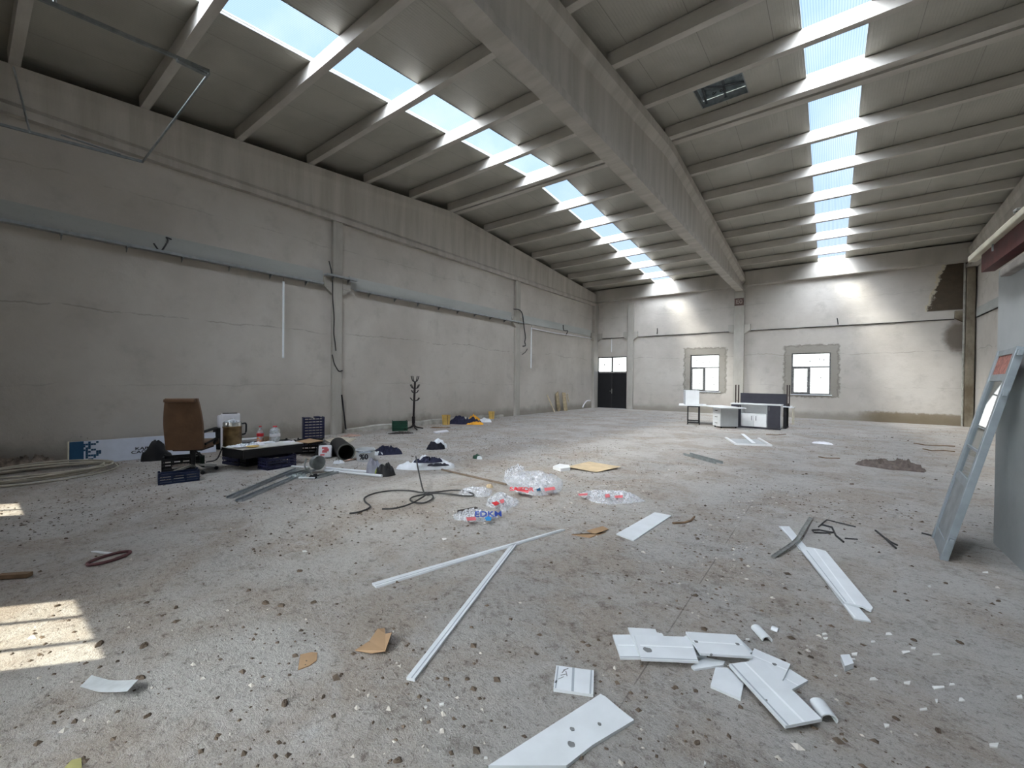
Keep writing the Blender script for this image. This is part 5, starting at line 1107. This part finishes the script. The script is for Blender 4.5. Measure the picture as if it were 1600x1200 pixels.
for i, (x_, y_, w_, h_) in enumerate(chips):
    n = 4; pts = []
    for k in range(4): a_ = k * PI / 2 + random.uniform(.1, 1.3); pts.append((x_ + math.cos(a_) * w_ / 2, y_ + math.sin(a_) * h_ / 2))
    lb = 'small white chip on the right foreground floor' if x_ > 1150 and x_ != 1168 else ('small white chip on the left half of the floor' if x_ < 800 else 'small white chip near the panel pile')
    P = [at(*q) for q in pts]; c = sum(P, Vector()) / 4; mb = MB(); mb.prism([(v.x - c.x, v.y - c.y) for v in P], 0, .006)
    one(mb, 'plastic_chip', M_PLIGHT, lb, 'chip', (c.x, c.y, .001), 0, 'small white chips: ' + ('right' if 'right' in lb else 'left' if 'left' in lb else 'middle'))
# dark lumps
random.seed(4)
lumps = [(103, 842, 8), (440, 947, 18), (90, 947, 12), (468, 893, 14), (415, 943, 20), (490, 942, 14), (275, 950, 12), (225, 1010, 22), (155, 1008, 22), (220, 1060, 22), (230, 1120, 16), (150, 870, 6), (1398, 925, 8), (1478, 912, 8), (1560, 940, 10), (1428, 1001, 12), (1500, 1005, 14), (665, 1022, 9), (745, 1034, 8), (730, 1062, 12), (622, 1190, 22), (583, 1130, 8), (505, 1090, 12), (445, 1100, 22), (1100, 984, 14), (880, 1190, 12), (954, 1007, 8), (1240, 722, 6), (1260, 741, 8), (1331, 757, 9), (1334, 806, 5), (1462, 750, 6), (1394, 684, 5), (960, 1130, 10), (1083, 1145, 9), (1090, 1162, 16), (1400, 1124, 14), (1466, 1143, 16)]
for i, (x_, y_, w_) in enumerate(lumps):
    p = at(x_, y_); s_ = (at(x_ + w_ / 2, y_) - p).length; s_ *= .68; mb = blob(s_, s_ * .6, min(.05, s_ * .6), 100 + i, .5, 14, 7, lump=2)
    side = 'left' if x_ < 600 else ('middle' if x_ < 1130 else 'right')
    one(mb, 'mud_clod', M_GRIT, 'dark clod of dried mud on the %s part of the floor' % side, 'clod', (p.x, p.y, .001), random.uniform(0, 3), 'mud clods on the %s floor' % side, True)
# fine crumbs nobody could count
random.seed(21); mb = MB(); n = 0; S_ = Vector((3, 9, 1))
while n < 15000:
    r = random.random(); x_ = random.uniform(-10.4, 3.9); y_ = random.uniform(-.5, 20) if r < .45 else random.uniform(-.2, 9)
    if x_ > 1.2 and y_ < 5.95: continue
    dns = noise.noise(Vector((x_ * .55, y_ * .55, 0)) + S_) + .5 * noise.noise(Vector((x_ * 2.1, y_ * 2.1, 4)))
    if x_ < -3.5: dns += .15
    if random.random() > max(.04, min(1, .35 + dns * 1.6)): continue
    s_ = .004 + .012 * random.random() ** 2.2 + (.012 * random.random() if random.random() < .06 else 0)
    a_ = random.uniform(0, 2 * PI); h_ = s_ * random.uniform(.4, .9); v = []
    for k in range(4): v.append((x_ + math.cos(a_ + k * PI / 2 + random.uniform(-.4, .4)) * s_ * random.uniform(.7, 1.5), y_ + math.sin(a_ + k * PI / 2) * s_ * random.uniform(.6, 1.2), .0))
    v.append((x_ + random.uniform(-.3, .3) * s_, y_ + random.uniform(-.3, .3) * s_, h_)); mb.mat(0 if random.random() < .8 else 1)
    mb.add(v, [(0, 1, 4), (1, 2, 4), (2, 3, 4), (3, 0, 4)]); n += 1
o = mb.build('floor_crumbs', [M_GRIT, simple('pale_crumbs', (196, 190, 180), .9)]); tag(o, 'fine brown and pale crumbs scattered all over the dusty floor', 'crumbs', kind='stuff')


# ------------------------------------------------------------------ light
SD = Vector((.5, .62, -1)).normalized()
w = bpy.data.worlds.new('sky'); bpy.context.scene.world = w; w.use_nodes = True; nt = w.node_tree; nt.nodes.clear()
out = nt.nodes.new('ShaderNodeOutputWorld'); bg = nt.nodes.new('ShaderNodeBackground'); tc = nt.nodes.new('ShaderNodeTexCoord')
sx = nt.nodes.new('ShaderNodeSeparateXYZ'); nt.links.new(tc.outputs['Generated'], sx.inputs[0])
rp = nt.nodes.new('ShaderNodeValToRGB'); nt.links.new(sx.outputs[2], rp.inputs[0]); cr = rp.color_ramp
cr.elements[0].position = 0; cr.elements[0].color = (2.2, 2.2, 2.15, 1); cr.elements[1].position = 1; cr.elements[1].color = (.30, .50, .95, 1)
for p_, c_ in ((.13, (2.2, 2.2, 2.15, 1)), (.2, (.46, .57, .80, 1)), (.34, (.36, .53, .83, 1)), (.5, (.31, .51, .82, 1))):
    e = cr.elements.new(p_); e.color = c_
nz = nt.nodes.new('ShaderNodeTexNoise'); nz.inputs['Scale'].default_value = 5; nz.inputs['Detail'].default_value = 5; nt.links.new(tc.outputs['Generated'], nz.inputs[0])
mr = nt.nodes.new('ShaderNodeMapRange'); mr.inputs[1].default_value = .5; mr.inputs[2].default_value = .75; mr.inputs[4].default_value = .5; nt.links.new(nz.outputs[0], mr.inputs[0])
mx = nt.nodes.new('ShaderNodeMix'); mx.data_type = 'RGBA'; nt.links.new(mr.outputs[0], mx.inputs[0]); nt.links.new(rp.outputs[0], mx.inputs[6]); mx.inputs[7].default_value = (.85, .92, 1.0, 1)
nt.links.new(mx.outputs[2], bg.inputs[0]); bg.inputs[1].default_value = 1.0; nt.links.new(bg.outputs[0], out.inputs[0])
def sun(name, strength, angle, col, d):
    l = bpy.data.lights.new(name, 'SUN'); l.energy = strength; l.angle = math.radians(angle); l.color = col
    o = bpy.data.objects.new(name, l); C.objects.link(o); o.rotation_euler = Vector(d).to_track_quat('-Z', 'Y').to_euler(); o.location = (0, 0, 20)
sun('hazy_sun', 9.0, 22, (1, .93, .80), SD)
sun('sky_fill_lamp', 40.0, 96, (.97, .98, 1.0), (.1, 1.15, -1))  # added broad fill lamp, standing in for extra sky brightness
for W, e in ((N1, 1), (N2, 1)):
    c = Vector(((W[0] + W[1]) / 2, YN - .14, (W[2] + W[3]) / 2)); l = bpy.data.lights.new('sunbeam', 'SPOT'); l.energy = 9.0 * 4 * PI * 60 * 60 * 12; l.spot_size = math.radians(2.1); l.spot_blend = .02; l.shadow_soft_size = .3; l.color = (1, .93, .78)
    o = bpy.data.objects.new('sunbeam', l); C.objects.link(o); o.location = c - SD * 60; o.rotation_euler = SD.to_track_quat('-Z', 'Y').to_euler()
s = bpy.context.scene
s.view_settings.view_transform = 'Standard'; s.view_settings.look = 'None'; s.view_settings.exposure = .38; s.view_settings.gamma = 1
s.view_settings.use_curve_mapping = False
s.cycles.use_denoising = True; s.cycles.max_bounces = 8; s.cycles.diffuse_bounces = 5; s.cycles.glossy_bounces = 3; s.cycles.transparent_max_bounces = 12
s.cycles.sample_clamp_indirect = 6; s.cycles.caustics_reflective = False; s.cycles.caustics_refractive = False
